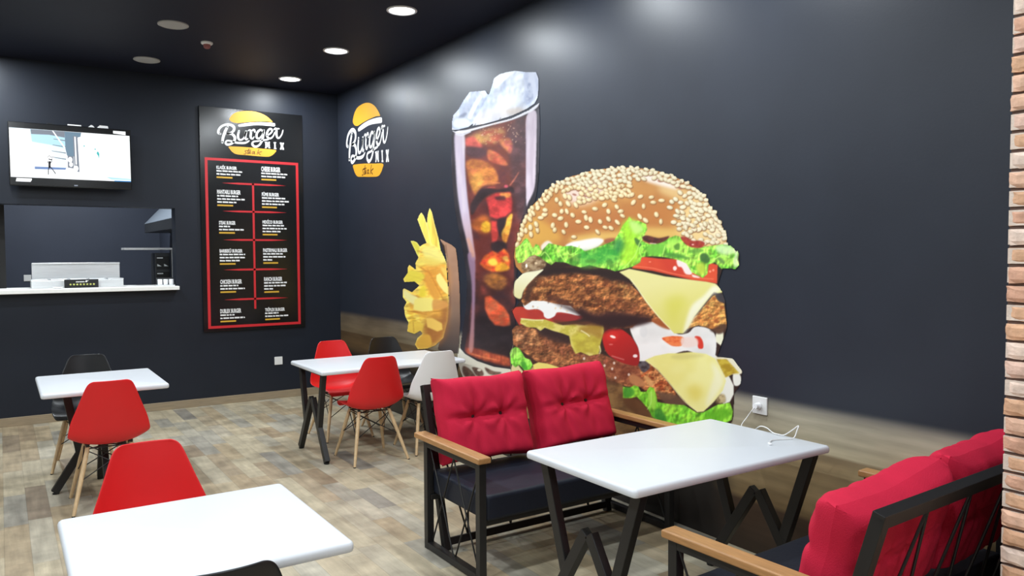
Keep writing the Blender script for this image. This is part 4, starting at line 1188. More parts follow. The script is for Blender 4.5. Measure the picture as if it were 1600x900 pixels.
def ribbon(mb, pts, widths, mp, depth, mi):
    P = np.array(smooth_path(pts, 6), float)
    ws = np.interp(np.linspace(0, 1, len(P)), np.linspace(0, 1, len(pts)), [0.84 * q for q in widths] if isinstance(widths, list) else [widths] * len(pts))
    T = np.gradient(P, axis=0)
    T /= np.linalg.norm(T, axis=1)[:, None] + 1e-9
    Nn = np.stack([-T[:, 1], T[:, 0]], 1) * ws[:, None] / 2
    a, b = P + Nn, P - Nn
    vs = [mp(x, y, depth) for x, y in a] + [mp(x, y, depth) for x, y in b]
    n = len(P)
    mb.add(vs, [(i, i + 1, n + i + 1, n + i) for i in range(n - 1)], mi)
    for k, w in ((0, ws[0]), (n - 1, ws[-1])):
        cx, cy = P[k]
        mb.add([mp(cx + w / 2 * math.cos(t), cy + w / 2 * math.sin(t), depth) for t in np.linspace(0, 2 * PI, 14, endpoint=False)], [tuple(range(14))], mi)


def flat(mb, pts, mp, depth, mi, curve=True):
    P = smooth_path(pts, 5, True) if curve else pts
    mb.add([mp(p[0], p[1], depth) for p in P], [tuple(range(len(P)))], mi)


def logo(mb, mp, step):
    """material order: white, orange, brown"""
    flat(mb, LOGO_TOP, mp, step, 1)
    flat(mb, LOGO_BAND, mp, step, 0)
    flat(mb, LOGO_BOT, mp, step, 1)
    for pts in LOGO_STEAK:
        ribbon(mb, pts, 12, mp, step * 2, 2)
    for pts, w in LOGO_STROKES:
        ribbon(mb, pts, w, mp, step * 2, 0)
    for poly in LOGO_SLAB:
        flat(mb, poly[0], mp, step * 2, 0, False)


lg = MB()
logo(lg, lambda cx, cy, d: (XR - 0.001 - d, 8.511 - (cx - 100) * (1.158 / 1105.0), 3.27 - (cy - 90) * (0.818 / 755.0)), 0.0008)
lg.build('logo_picture', [M_white_print, M_orange_print, M_brown_print], mural)['label'] = 'printed burger-shaped shop logo in white and orange'

# ------------------------------------------------------------------ menu board on the back wall
PANEL_Y = YB - 0.024
menu = thing('menu_board', 'tall black menu board with red border hanging on the back wall', 'menu board', (0, 0, 0))
MB().bb(1.812, 2.925, PANEL_Y, YB - 0.0015, 0.80, 3.215).build('panel', M_gloss_black, menu, bevel=0.003)
LM = np.array([[0.0006525398505184014, 6.607849751591699e-05], [-1.3210766886808594e-05, -0.0006432423703595926], [1.9318899431711418, 3.2251651752721586], [1.1446458796893867e-09, -2.7639043382221735e-08]])


def menu_map(cx, cy, d):
    p = np.array([cx, cy, 1, cx * cy]) @ LM
    return (p[0], PANEL_Y - 0.0006 - d, p[1])


lg = MB()
logo(lg, menu_map, 0.0008)
lg.build('printed_logo', [M_white_print, M_orange_print, M_brown_print], menu)['label'] = 'burger-shaped shop logo in white and orange'
rb = MB()
yy0, yy1 = PANEL_Y - 0.002, PANEL_Y + 0.001
for (x0, x1, z0, z1) in ((1.859, 2.871, 2.644, 2.672), (1.859, 2.871, 0.833, 0.861), (1.859, 1.887, 0.861, 2.644), (2.843, 2.871, 0.861, 2.644)):
    rb.bb(x0, x1, yy0, yy1, z0, z1)
rb.build('red_border', M_red_print, menu)
rl = MB()
rl.bb(2.35, 2.372, yy0, yy1, 1.03, 2.418)
for z in (2.407, 2.104, 1.793, 1.467, 1.141):
    # tapering cross lines
    rl.add([(2.03, yy0, z), (2.2, yy0, z + 0.010), (2.55, yy0, z + 0.010), (2.73, yy0, z), (2.55, yy0, z - 0.010), (2.2, yy0, z - 0.010),
            (2.03, yy1, z), (2.2, yy1, z + 0.010), (2.55, yy1, z + 0.010), (2.73, yy1, z), (2.55, yy1, z - 0.010), (2.2, yy1, z - 0.010)],
           [(0, 1, 2, 3, 4, 5), (0, 6, 7, 1), (1, 7, 8, 2), (2, 8, 9, 3), (3, 9, 10, 4), (4, 10, 11, 5), (5, 11, 6, 0)])
rl.build('red_dividers', M_red_print, menu)


def text_polys(s, bold=0.0):
    """letter outlines of the built-in font, as verts and faces in 0..1 box"""
    cu = bpy.data.curves.new('lettering', 'FONT')
    cu.body = s
    cu.offset = bold
    cu.resolution_u = 2
    o = bpy.data.objects.new('lettering', cu)
    COL.objects.link(o)
    bpy.context.view_layer.update()
    dg = bpy.context.evaluated_depsgraph_get()
    me = bpy.data.meshes.new_from_object(o.evaluated_get(dg))
    vs = np.array([v.co[:] for v in me.vertices])
    fs = [tuple(p.vertices) for p in me.polygons]
    bpy.data.objects.remove(o)
    bpy.data.curves.remove(cu)
    bpy.data.meshes.remove(me)
    mn, mxx = vs.min(0), vs.max(0)
    vs = (vs - mn) / np.maximum(mxx - mn, 1e-6)
    return vs, fs


ENTRIES = [('KLAS\u0130K BURGER', 1.9776, 2.6018, 2.191, 2.554, (.28, .25)), ('MANTARLI BURGER', 1.979, 2.3345, 2.2265, 2.2864, (.22, .29, .20)), ('STEAK BURGER', 1.992, 1.998, 2.1655, 1.9564, (.115, .26)),
           ('BARBEK\u00dc BURGER', 1.9925, 1.7008, 2.2346, 1.6524, (.27, .27, .21)), ('CHICKEN BURGER', 1.992, 1.3613, 2.221, 1.3127, (.19, .26)), ('DUBLEX BURGER', 1.986, 1.0417, 2.208, .993, (.15, .26)),
           ('CHEESE BURGER', 2.454, 2.6092, 2.6665, 2.5526, (.30, .28)), ('F\u00dcME BURGER', 2.456, 2.3299, 2.647, 2.2802, (.26, .30, .25)), ('MEX\u0130CO BURGER', 2.457, 2.0249, 2.685, 1.975, (.24, .27, .20)),
           ('PASTIRMALI BURGER', 2.458, 1.701, 2.7305, 1.658, (.22, .25, .10)), ('RANCH BURGER', 2.463, 1.3796, 2.6665, 1.333, (.26, .24, .10)), ('TR\u0130PLEX BURGER', 2.4675, 1.0426, 2.6896, .9923, (.15, .26))]
ft = PANEL_Y - 0.0012
for s, x0, z1, x1, z0, lines in ENTRIES:
    hd, tx, gd = MB(), MB(), MB()
    vs, fs = text_polys(s, 0.04)
    hd.add([(x0 + v[0] * (x1 - x0), ft, z0 + v[1] * (z1 - z0)) for v in vs], fs)
    z = z0 - 0.010
    for L in lines:
        x = x0
        while x < x0 + L - 0.01:      # words too small to read
            w = min(rng.uniform(0.022, 0.06), x0 + L - x)
            tx.add([(x, ft, z - 0.017), (x + w, ft, z - 0.017), (x + w, ft, z - rng.uniform(0, 0.004)), (x, ft, z)], [(0, 1, 2, 3)])
            x += w + 0.007
        z -= 0.0335
    gd.add([(x0, ft, z - 0.019), (x0 + 0.165, ft, z - 0.019), (x0 + 0.165, ft, z - 0.002), (x0, ft, z - 0.002)], [(0, 1, 2, 3)])
    hd.build('printed_heading', M_white_print, menu)
    tx.build('printed_description', M_white_print, menu)
    gd.build('printed_price_line', M_gold_print, menu)

# ------------------------------------------------------------------ television on the back wall
tv = thing('wall_television', 'lit flat television on a bracket above the serving opening', 'television', (0, 0, 0))
MB().bb(0.100, 1.132, 8.6, 8.66, 2.286, 2.878).build('casing', M_gloss_black, tv, bevel=0.006)
MB().bb(0.3, 0.95, 8.66, 8.69, 2.38, 2.78).bb(0.42, 0.46, 8.69, YB, 2.4, 2.9).bb(0.78, 0.82, 8.69, YB, 2.4, 2.9).bb(0.40, 0.84, 8.745, YB, 2.45, 2.75).build('bracket', M_matte_black, tv)
MB().bb(0.585, 0.70, 8.60, 8.63, 2.8785, 2.890).build('mount_clip', M_white_plastic, tv)
bx = MB()
bx.add([(0.76, 8.61, 2.8785), (0.815, 8.61, 2.8785), (0.80, 8.61, 2.896), (0.785, 8.61, 2.902), (0.76, 8.64, 2.8785), (0.815, 8.64, 2.8785), (0.80, 8.64, 2.896), (0.785, 8.64, 2.902)],
       [(0, 1, 2, 3), (7, 6, 5, 4), (0, 4, 5, 1), (1, 5, 6, 2), (2, 6, 7, 3), (3, 7, 4, 0)])
bx.build('mount_clip', M_white_plastic, tv)
bx = MB()
bx.add([(0.835, 8.61, 2.8785), (0.935, 8.61, 2.8785), (0.93, 8.61, 2.902), (0.86, 8.61, 2.903), (0.835, 8.64, 2.8785), (0.935, 8.64, 2.8785), (0.93, 8.64, 2.902), (0.86, 8.64, 2.903)],
       [(0, 1, 2, 3), (7, 6, 5, 4), (0, 4, 5, 1), (1, 5, 6, 2), (2, 6, 7, 3), (3, 7, 4, 0)])
bx.build('mount_clip', M_white_plastic, tv)


def screen_mat(n, r, g, b, s=1.0):
    return mat('screen_' + n, (0.01, 0.01, 0.01, 1), 0.3, emit=srgb(r, g, b), emit_strength=s)


TV_E = 1.25
SCR = [screen_mat('white', 250, 253, 255, TV_E), screen_mat('cyan', 178, 220, 238, TV_E), screen_mat('steel', 120, 150, 172, 0.9), screen_mat('grey', 138, 146, 160, 0.9), screen_mat('dark', 30, 30, 38, 0.6), screen_mat('blue', 118, 150, 205, 0.95),
       screen_mat('teal', 70, 196, 196, 1.0), screen_mat('azure', 40, 140, 215, 1.0), screen_mat('pale', 224, 240, 248, TV_E)]


def tv_map(cx, cy, d):
    vt = 188 + (cx - 95) * 0.0697
    vb = 682 + (cx - 105) * 0.0439
    return (0.112 + (cx - 100) / 1208.0 * 1.011, 8.5995 - d, 2.82 - (cy - vt) / (vb - vt) * 0.456)


sc_ = MB()
st = 0.0004
flat(sc_, [(97, 189), (400, 209.5), (700, 230.5), (1304, 273), (1308, 735), (700, 709), (400, 695), (100, 683)], tv_map, 0, 0, False)
flat(sc_, [(100, 195), (200, 215), (294, 235), (294, 205), (100, 190)], tv_map, st, 8, False)
flat(sc_, [(296, 204), (640, 228), (640, 600), (540, 590), (520, 440), (420, 380), (310, 350)], tv_map, st, 8, False)
flat(sc_, [(296, 204), (640, 228), (640, 400), (480, 360), (310, 330)], tv_map, st * 2, 1, False)
flat(sc_, [(300, 206), (632, 228), (632, 290), (480, 262), (305, 255)], tv_map, st * 3, 3, False)
for k in range(4):
    flat(sc_, [(520 - k * 10, 300 + k * 60), (640, 316 + k * 62), (640, 326 + k * 62), (520 - k * 10, 306 + k * 60)], tv_map, st * 3, 3, False)
flat(sc_, [(632, 228), (800, 240), (790, 282), (762, 288), (735, 470), (715, 480), (650, 470), (636, 400)], tv_map, st * 3, 2, False)
flat(sc_, [(715, 270), (760, 278), (772, 635), (722, 628)], tv_map, st * 4, 3, False)
flat(sc_, [(728, 280), (742, 282), (748, 560), (732, 560)], tv_map, st * 5, 0, False)
flat(sc_, [(655, 470), (716, 478), (716, 600), (655, 590)], tv_map, st * 4, 3, False)
for cx, cy, r in ((680, 512, 24), (688, 560, 20), (736, 600, 26)):
    flat(sc_, [(cx + r * math.cos(t), cy + r * 1.2 * math.sin(t)) for t in np.linspace(0, 2 * PI, 12, endpoint=False)], tv_map, st * 5, 0, False)
flat(sc_, [(508, 222), (522, 223), (638, 392), (626, 400)], tv_map, st * 4, 0, False)
flat(sc_, [(330, 580), (460, 584), (640, 594), (630, 612), (330, 606)], tv_map, st * 4, 5, False)
for pts, w in (([(478, 536), (474, 560), (474, 586)], 22), ([(470, 580), (462, 616), (461, 658)], 8), ([(480, 582), (506, 614), (530, 650)], 8), ([(466, 544), (458, 536), (466, 526)], 6), ([(484, 540), (498, 528), (494, 512)], 6), ([(470, 506), (486, 511), (500, 507)], 9)):
    ribbon(sc_, pts, w, tv_map, st * 5, 4)
ribbon(sc_, [(458, 486), (474, 472), (488, 486)], 4, tv_map, st * 5, 4)
flat(sc_, [(958, 428), (972, 434), (980, 456), (974, 500), (966, 470), (952, 450)], tv_map, st * 4, 6, False)
flat(sc_, [(930, 400), (944, 400), (944, 412), (932, 412)], tv_map, st * 4, 6, False)
flat(sc_, [(820, 366), (832, 368), (830, 384), (820, 380)], tv_map, st * 4, 6, False)
flat(sc_, [(1040, 684), (1308, 706), (1308, 720), (1100, 712)], tv_map, st * 3, 1, False)
flat(sc_, [(1130, 722), (1308, 728), (1308, 737), (1130, 730)], tv_map, st * 4, 7, False)
flat(sc_, [(1130, 221), (1262, 230), (1262, 266), (1130, 247)], tv_map, st * 4, 0, False)
flat(sc_, [(154, 694), (298, 700), (300, 712), (286, 734), (146, 728)], tv_map, st * 4, 0, False)
flat(sc_, [(712, 764), (752, 766), (748, 778), (716, 778)], tv_map, st * 1, 3, False)
sc_.build('screen', SCR, tv)['label'] = 'bright white and blue picture on the screen'

# ------------------------------------------------------------------ serving counter and kitchen things
ct = tag(MB().bb(-1.3, 1.566, 8.66, YB - 0.002, 1.2668, 1.3058).bb(-1.296, 1.553, YB - 0.002, 9.34, 1.2668, 1.3058).build('serving_counter', M_counter, bevel=0.004), 'white slab counter across the serving opening in the back wall', 'counter')
CZ = 1.306
prep = thing('prep_station', 'stainless steel prep station with tall back panel on the serving counter', 'kitchen equipment', (0.665, 9.1, CZ))
MB().bb(-0.408, 0.408, -0.16, 0.16, 0, 0.075).build('base', M_steel, prep, bevel=0.004)
MB().bb(-0.396, 0.396, 0.02, 0.05, 0.075, 0.248).bb(-0.396, 0.396, 0.0, 0.05, 0.236, 0.25).build('back_panel', M_steel, prep, bevel=0.003)
for k in range(5):
    x = -0.34 + k * 0.17
    MB().bb(x - 0.072, x + 0.072, -0.14, 0.01, 0.072, 0.088).bb(x - 0.06, x + 0.06, -0.15, -0.14, 0.03, 0.07).build('lid', M_steel, prep, bevel=0.003)
sg = thing('counter_sign', 'small black counter sign with a row of yellow-green stars', 'sign', (0.686, 8.88, CZ))
MB().bb(-0.15, 0.15, -0.006, 0.03, 0, 0.083).build('board', M_matte_black, sg, bevel=0.002)
M_lime = mat('lime_print', srgb(205, 208, 110), 0.5)
ss = MB()
for k in range(8):
    cx, cz = -0.098 + k * 0.0295, 0.034
    ss.add([(cx + (0.012 if j % 2 == 0 else 0.006) * math.sin(PI * j / 5), -0.0068, cz + (0.012 if j % 2 == 0 else 0.006) * math.cos(PI * j / 5)) for j in range(10)], [tuple(range(10))])
ss.build('printed_stars', M_lime, sg)
sw = MB()
for k in range(9):
    sw.add([(-0.05 + k * 0.0085, -0.0068, 0.054), (-0.044 + k * 0.0085, -0.0068, 0.054), (-0.044 + k * 0.0085, -0.0068, 0.064 + 0.003 * (k % 2)), (-0.05 + k * 0.0085, -0.0068, 0.064)], [(0, 1, 2, 3)])
sw.add([(0.028, -0.0068, 0.058), (0.045, -0.0068, 0.054), (0.052, -0.0068, 0.064), (0.066, -0.0068, 0.074), (0.048, -0.0068, 0.07), (0.04, -0.0068, 0.076), (0.036, -0.0068, 0.066)], [tuple(range(7))])
sw.build('printed_mark', M_white_print, sg)
tag(MB().lathe([(0.02, 0), (0.034, 0.003), (0.047, 0.013), (0.045, 0.014), (0.03, 0.006), (0.004, 0.005)], 24, (0.475, 8.8, CZ)).build('small_dish', M_white_plastic, smooth=True),
    'small white dish on the counter left of the star sign', 'dish')
tag(MB().bb(-0.12, 0.165, 8.7, 8.82, CZ, CZ + 0.012).build('serving_tray', M_white_plastic, bevel=0.003), 'flat white tray at the left end of the counter', 'tray')
tray = thing('condiment_tray', 'dark tray of pale metal pots at the right end of the serving counter', 'tray', (1.46, 8.83, CZ))
MB().bb(-0.085, 0.085, -0.05, 0.05, 0, 0.012).build('tray_base', M_steel, tray, bevel=0.003)
MB().bb(-0.085, 0.085, 0.04, 0.05, 0.012, 0.085).build('tray_back', M_dark_steel, tray)
for k in range(3):
    tag(MB().lathe([(0.019, 0), (0.023, 0.004), (0.0235, 0.055), (0.021, 0.058), (0.004, 0.058)], 20, (1.46 - 0.055 + 0.055 * k, 8.828, CZ + 0.0122)).build('condiment_pot', M_white_plastic, smooth=True),
        ['pale pot in the dark tray, leftmost of three at the counter end', 'pale pot in the middle of the three at the counter end', 'pale pot at the far right end of the counter tray'][k], 'pot', 'pots on the counter tray')
shelf = thing('kitchen_shelf', 'thin white shelf seen edge-on inside the kitchen opening', 'shelf', (0, 9.55, 0))
MB().bb(1.146, 1.95, -0.13, 0.13, 1.69, 1.712).build('board', M_trim_white, shelf, bevel=0.002)
MB().tube([(1.655, 0.0, 0), (1.655, 0.0, 1.69)], 0.017, 12).build('post', M_steel, shelf, smooth=True)
oven = thing('double_oven', 'tall dark steel oven with two doors under the white kitchen shelf', 'oven', (1.535, 9.5, 0))
MB().bb(-0.075, 0.075, -0.05, 0.25, 0, 1.655).build('body', M_dark_steel, oven, bevel=0.004)
for z in (1.475, 1.30):
    d = MB().bb(-0.068, 0.068, -0.062, -0.05, z, z + 0.14).build('door', M_matte_black, oven, bevel=0.003)
    MB().bb(-0.06, 0.0, -0.078, -0.062, z + 0.118, z + 0.13).build('handle', M_steel, d)
    for x in (-0.058, 0.012):
        wm = MB()
        wm.add([(x, -0.076, z + 0.03), (x + 0.044, -0.076, z + 0.03), (x + 0.012, -0.076, z + 0.05), (x, -0.076, z + 0.056), (x, -0.061, z + 0.03), (x + 0.044, -0.061, z + 0.03), (x + 0.012, -0.061, z + 0.05), (x, -0.061, z + 0.056)],
               [(0, 1, 2, 3), (7, 6, 5, 4), (0, 4, 5, 1), (1, 5, 6, 2), (2, 6, 7, 3), (3, 7, 4, 0)])
        wm.build('bracket', M_steel, d)
hd_ = thing('extractor_hood', 'sloping steel extractor hood at the right inside the kitchen', 'hood', (0, 0, 0))
MB().bb(1.612, 1.949, 9.152, 11.198, 1.925, 2.038).build('skirt', M_dark_steel, hd_, bevel=0.003)  # darker steel here puts the shade on the skirt into its colour
hood = MB()
cs = [(1.61, 2.038), (1.61, 2.045), (1.81, 2.262), (1.949, 2.262), (1.949, 2.038)]
hood.add([(x, 9.15, z) for x, z in cs] + [(x, 11.2, z) for x, z in cs], [(0, 1, 2, 3, 4), (9, 8, 7, 6, 5)] + [(i, 5 + i, 5 + (i + 1) % 5, (i + 1) % 5) for i in range(5)])
hood.build('canopy', M_hood, hd_, bevel=0.003)


def socket(name, label, loc, face, s=0.086):
    t = thing(name, label, 'socket', loc, 0 if face == 'y' else -PI / 2)
    MB().bb(-s / 2, s / 2, -0.010, 0, -s / 2, s / 2).build('plate', M_switch, t, bevel=0.003)
    ins = MB().lathe([(0.024, -0.002), (0.024, 0.0), (0.02, 0.0), (0.0195, -0.006), (0.002, -0.006)], 24)
    ins.v = [(x, -0.0105 - z, y) for x, y, z in ins.v]
    b = ins.build('insert', M_switch, t, smooth=True)
    h = MB()
    for x in (-0.0095, 0.0095):
        h.tube([(x, -0.0052, 0), (x, -0.0068, 0)], 0.003, 10)
    h.build('hole', M_hole, b)
    return t


socket('wall_socket', 'white socket low on the back wall below the menu board', (2.614, YB, 0.427), 'y', 0.09)
socket('wall_socket', 'white socket on the mural wall with a charger plugged in', (XR - 0.002, 2.682, 0.811), 'x', 0.094)
socket('wall_socket', 'small white socket on the kitchen wall behind the counter', (0.31, KY1, 1.334), 'y', 0.085)

# ------------------------------------------------------------------ ceiling things
lamp_labels = ['smallest of the three lit round ceiling lamps, nearest the back wall', 'middle one of the three lit round ceiling lamps', 'largest of the three lit round ceiling lamps, at the top of the photo']


def downlight(x, y, label, group):
    t = thing('ceiling_downlight', label, 'ceiling lamp', (x, y, CEIL), 0, group)
    MB().lathe([(0.117, 0.0), (0.117, -0.006), (0.104, -0.010), (0.098, -0.006), (0.098, 0.0)], 40).build('rim', M_trim_white, t, smooth=True)
    MB().lathe([(0.097, -0.001), (0.097, -0.004), (0.03, -0.005), (0.002, -0.005)], 40).build('diffuser', M_led, t, smooth=True)
    return t


for i, (x, y) in enumerate(LAMPS):
    vis = i < LAMPS_SHOWN
    t = downlight(x, y, lamp_labels[i] if vis else 'lit round ceiling lamp out of view', 'lit ceiling lamps' if vis else 'ceiling lamps out of view')
    lamp_light(t, LAMP_POWER)
t = downlight(0.75, 10.4, 'unseen round lamp added on the kitchen ceiling to light the kitchen', 'ceiling lamps out of view')  # hidden above the opening, added to light the kitchen
lamp_light(t, 85)
for i, (y, lb) in enumerate(((8.174, 'flat grey ceiling speaker, the smaller one nearer the back wall'), (6.829, 'flat grey ceiling speaker, the larger one nearer the camera'))):
    t = thing('ceiling_speaker', lb, 'speaker', (1.232, y, CEIL), 0, 'ceiling speakers')
    MB().lathe([(0.118, 0.0), (0.118, -0.008), (0.108, -0.012), (0.106, -0.008), (0.106, 0.0)], 40).build('rim', M_grey_cap, t, smooth=True)
    MB().lathe([(0.105, 0.0), (0.105, -0.009), (0.05, -0.011), (0.002, -0.0115)], 40).build('grille', M_grey_cap, t, smooth=True)
t = thing('smoke_detector', 'small round smoke detector with a reddish tip between the ceiling speakers', 'smoke detector', (1.58, 7.24, CEIL))
MB().lathe([(0.05, 0.0), (0.05, -0.012), (0.042, -0.02), (0.002, -0.02)], 28).build('base', M_white_plastic, t, smooth=True)
MB().lathe([(0.03, -0.02), (0.028, -0.045), (0.018, -0.055), (0.002, -0.056)], 24).build('sensor_tip', mat('reddish_plastic', srgb(150, 90, 88), 0.5), t, smooth=True)

# ------------------------------------------------------------------ brick wall at the right edge
BX, BY = 2.6, 1.165
bk = MB().bb(BX + 0.013, XR, -2.98, BY - 0.012, 0, CEIL, 6)
BR = [mat('brick_%s' % n, srgb(*c), 0.85, noise=0.22, noise_scale=26, bump=0.5, bump_scale=70) for n, c in
      (('tan', (222, 180, 154)), ('rose', (226, 190, 172)), ('orange', (218, 172, 138)), ('pale', (230, 206, 190)), ('rust', (212, 164, 138)))]
course = 0.0585
rb_ = np.random.default_rng(4)


def brick(mb, y0, y1, z0, z1, mi):
    ny, nz = max(3, int((y1 - y0) / 0.02)), 4
    dep = BX - rb_.uniform(-0.003, 0.003)
    grid = []
    for j in range(nz + 1):
        for i in range(ny + 1):
            u, v = i / ny, j / nz
            y = y0 + (y1 - y0) * u
            z = z0 + (z1 - z0) * v
            edge = min(u * ny, (1 - u) * ny, v * nz, (1 - v) * nz)
            if v == 0:
                z += rb_.uniform(-0.001, 0.005)
            if v == 1:
                z -= rb_.uniform(0, 0.002)
            if u in (0, 1):
                y += rb_.uniform(-0.002, 0.002)
            x = dep + (0.006 if edge == 0 else 0.0) + rb_.uniform(-0.0008, 0.0008)
            grid.append((x, y, z))
    w = ny + 1
    F = [(j * w + i, j * w + i + 1, (j + 1) * w + i + 1, (j + 1) * w + i) for j in range(nz) for i in range(ny)]
    b = len(grid)
    rim = [i for i in range(w)] + [(j * w + ny) for j in range(1, nz + 1)] + [nz * w + i for i in range(ny - 1, -1, -1)] + [j * w for j in range(nz - 1, 0, -1)]
    back = [(BX + 0.015, grid[k][1], grid[k][2]) for k in rim]
    n = len(rim)
    F += [(rim[k], rim[(k + 1) % n], b + (k + 1) % n, b + k) for k in range(n)]
    mb.add(grid + back, F, mi)


for r in range(int(CEIL / course)):
    z0 = r * course + 0.003
    z1 = z0 + course - 0.0080
    bk.bb(BX + 0.006, BX + 0.015, -0.65, BY - 0.012, z0 + 0.002, z1 - 0.001, 0)
    y = BY - 0.012 + (0.0 if r % 2 else -0.005)
    first = True
    while y > -0.6:
        ln = (0.16 if not first else (0.075 if r % 2 else 0.15)) * rb_.uniform(0.85, 1.2)
        y0 = max(y - ln, -0.65)
        brick(bk, y0, y, z0 + rb_.uniform(-0.001, 0.001), z1, 1 + int(rb_.integers(0, 5)))
        y = y0 - 0.011
        first = False
struct(bk.build('wall_brick', [M_mortar] + BR + [M_joint]))

# ------------------------------------------------------------------ tables
def frame_bars(mb, x, oy=0.0, axis='y', w=0.05, th=0.04, top=0.71, tops=0.24, feet=0.30, jz=0.27, jy=0.15, pz=0.47):
    """one end frame: an A standing on the floor with two bars rising outwards from its legs to the top"""
    def P(s, z):
        return (x, s + oy, z) if axis == 'y' else (s + oy, x, z)
    side = (0, 1, 0) if axis == 'y' else (1, 0, 0)
    for s in (-1, 1):
        mb.bar(P(s * 0.012, pz), P(s * feet, 0.014), w, th, side)
        mb.bar(P(s * tops, top), P(s * jy, jz - 0.02), w, th * 0.96, side)
    n = (th / 2 + 0.001)
    return mb


def glides(x, ys, parent, axis='y'):
    for s in ys:
        p = (x, s, 0) if axis == 'y' else (s, x, 0)
        MB().lathe([(0.02, 0.0), (0.021, 0.008), (0.012, 0.012), (0.011, 0.026)], 16, p).build('foot_glide', M_foot, parent, smooth=True)


def table_top(parent, lx, ly, z, th=0.034):
    mb = MB()
    r, n = 0.022, 6
    ring = []
    for cx, cy, a0 in ((lx / 2 - r, ly / 2 - r, 0), (-lx / 2 + r, ly / 2 - r, PI / 2), (-lx / 2 + r, -ly / 2 + r, PI), (lx / 2 - r, -ly / 2 + r, 1.5 * PI)):
        for k in range(n + 1):
            a = a0 + PI / 2 * k / n
            ring.append((cx + r * math.cos(a), cy + r * math.sin(a), math.cos(a), math.sin(a)))
    prof = [(0.010, 0), (0.003, 0.003), (0.0, 0.010), (-0.0, th - 0.012), (0.003, th - 0.005), (0.009, th - 0.001), (0.014, th)]
    N = len(ring)
    for ins, h in prof:
        for x, y, nx, ny in ring:
            mb.v.append((x - nx * ins, y - ny * ins, z - th + h))
    for i in range(len(prof) - 1):
        for k in range(N):
            mb.f.append([i * N + k, i * N + (k + 1) % N, (i + 1) * N + (k + 1) % N, (i + 1) * N + k]); mb.mi.append(0)
    mb.f.append(list(range(N))[::-1]); mb.mi.append(0)
    mb.f.append([(len(prof) - 1) * N + k for k in range(N)]); mb.mi.append(0)
    return mb.build('tabletop', M_white_top, parent, smooth=True)


def long_table(label, cx, cy, lx, ly, fx0, fx1, tops=0.24, feet=0.30, z=0.75):
    t = thing('dining_table', label, 'table', (cx, cy, 0), 0)
    table_top(t, lx, ly, z)
    for x in (fx0 - cx, fx1 - cx):
        f = frame_bars(MB(), x, tops=tops, feet=feet, top=z - 0.04).build('leg_frame', M_black_metal, t, bevel=0.003)
        glides(x, (-feet + 0.008, feet - 0.008), f)
    m = MB().bar((fx0 - cx, 0.12, z - 0.047), (fx1 - cx, 0.12, z - 0.047), 0.03, 0.02, (0, 1, 0)).bar((fx0 - cx, -0.12, z - 0.047), (fx1 - cx, -0.12, z - 0.047), 0.03, 0.02, (0, 1, 0))
    m.bar((fx0 - cx, -tops, z - 0.044), (fx0 - cx, tops, z - 0.044), 0.045, 0.016, (1, 0, 0)).bar((fx1 - cx, -tops, z - 0.044), (fx1 - cx, tops, z - 0.044), 0.045, 0.016, (1, 0, 0))
    m.build('under_frame', M_black_metal, t, bevel=0.002)
    return t


def square_table(label, cx, cy, lx, ly, fy):
    t = thing('cafe_table', label, 'table', (cx, cy, 0), 0)
    table_top(t, lx, ly, 0.75)
    y = fy - cy
    f = frame_bars(MB(), y, axis='x', tops=0.22, feet=0.30, jy=0.14).build('leg_frame', M_black_metal, t, bevel=0.003)
    glides(y, (-0.292, 0.292), f, 'x')
    f = frame_bars(MB(), 0, oy=y, axis='y', tops=0.10, feet=0.25, jy=0.115).build('leg_frame', M_black_metal, t, bevel=0.003)
    glides(0, (y - 0.242, y + 0.242), f, 'y')
    MB().bar((-0.24, y, 0.706), (0.24, y, 0.706), 0.045, 0.018, (0, 1, 0)).bar((0, y - 0.2, 0.706), (0, y + 0.2, 0.706), 0.045, 0.018, (1, 0, 0)).build('under_frame', M_black_metal, t, bevel=0.002)
    return t


long_table('white long table in front of the mural between two sofas, with a cable on it', 2.518, 2.45, 1.19, 0.715, 2.0, 3.05, 0.30, 0.30)
long_table('white long table with four chairs in the far corner by the mural', 2.655, 6.06, 1.27, 0.765, 2.078, 3.253, 0.26, 0.31, 0.735)
square_table('small white table with a black and a red chair, near the serving counter', 0.572, 6.13, 0.755, 0.89, 6.075)
square_table('white square table in the left foreground, cut off by the lower edge of the photo', 0.508, 2.57, 0.745, 0.745, 2.63)

# ------------------------------------------------------------------ shell chairs
SHELL = [  # y, z, half width, edge lift, edge forward
    (-.232, .398, .172, .000, 0), (-.228, .418, .186, .002, 0), (-.212, .434, .198, .006, 0), (-.17, .440, .210, .016, 0), (-.10, .432, .220, .030, 0), (-.02, .418, .230, .046, 0),
    (.05, .406, .236, .058, 0), (.105, .408, .240, .064, .010), (.150, .428, .240, .060, .030), (.178, .474, .235, .048, .050), (.192, .550, .222, .026, .060), (.205, .610, .203, .012, .056),
    (.214, .670, .182, .004, .048), (.222, .725, .162, .001, .038), (.228, .770, .146, 0, .030), (.232, .800, .132, 0, .024), (.234, .816, .116, 0, .020), (.235, .823, .094, 0, .016)]


def shell_mesh():
    mb = MB()
    nu = 16
    for y, z, w, lift, fwd in SHELL:
        z += max(0.0, z - 0.5) * 0.037
        for i in range(nu + 1):
            u = -1 + 2 * i / nu
            a = abs(u)
            mb.v.append((u * w, y - fwd * a ** 2.2, z + lift * a ** 2.6))
    for r in range(len(SHELL) - 1):
        for i in range(nu):
            a = r * (nu + 1) + i
            mb.f.append([a, a + 1, a + nu + 2, a + nu + 1])
            mb.mi.append(0)
    return mb


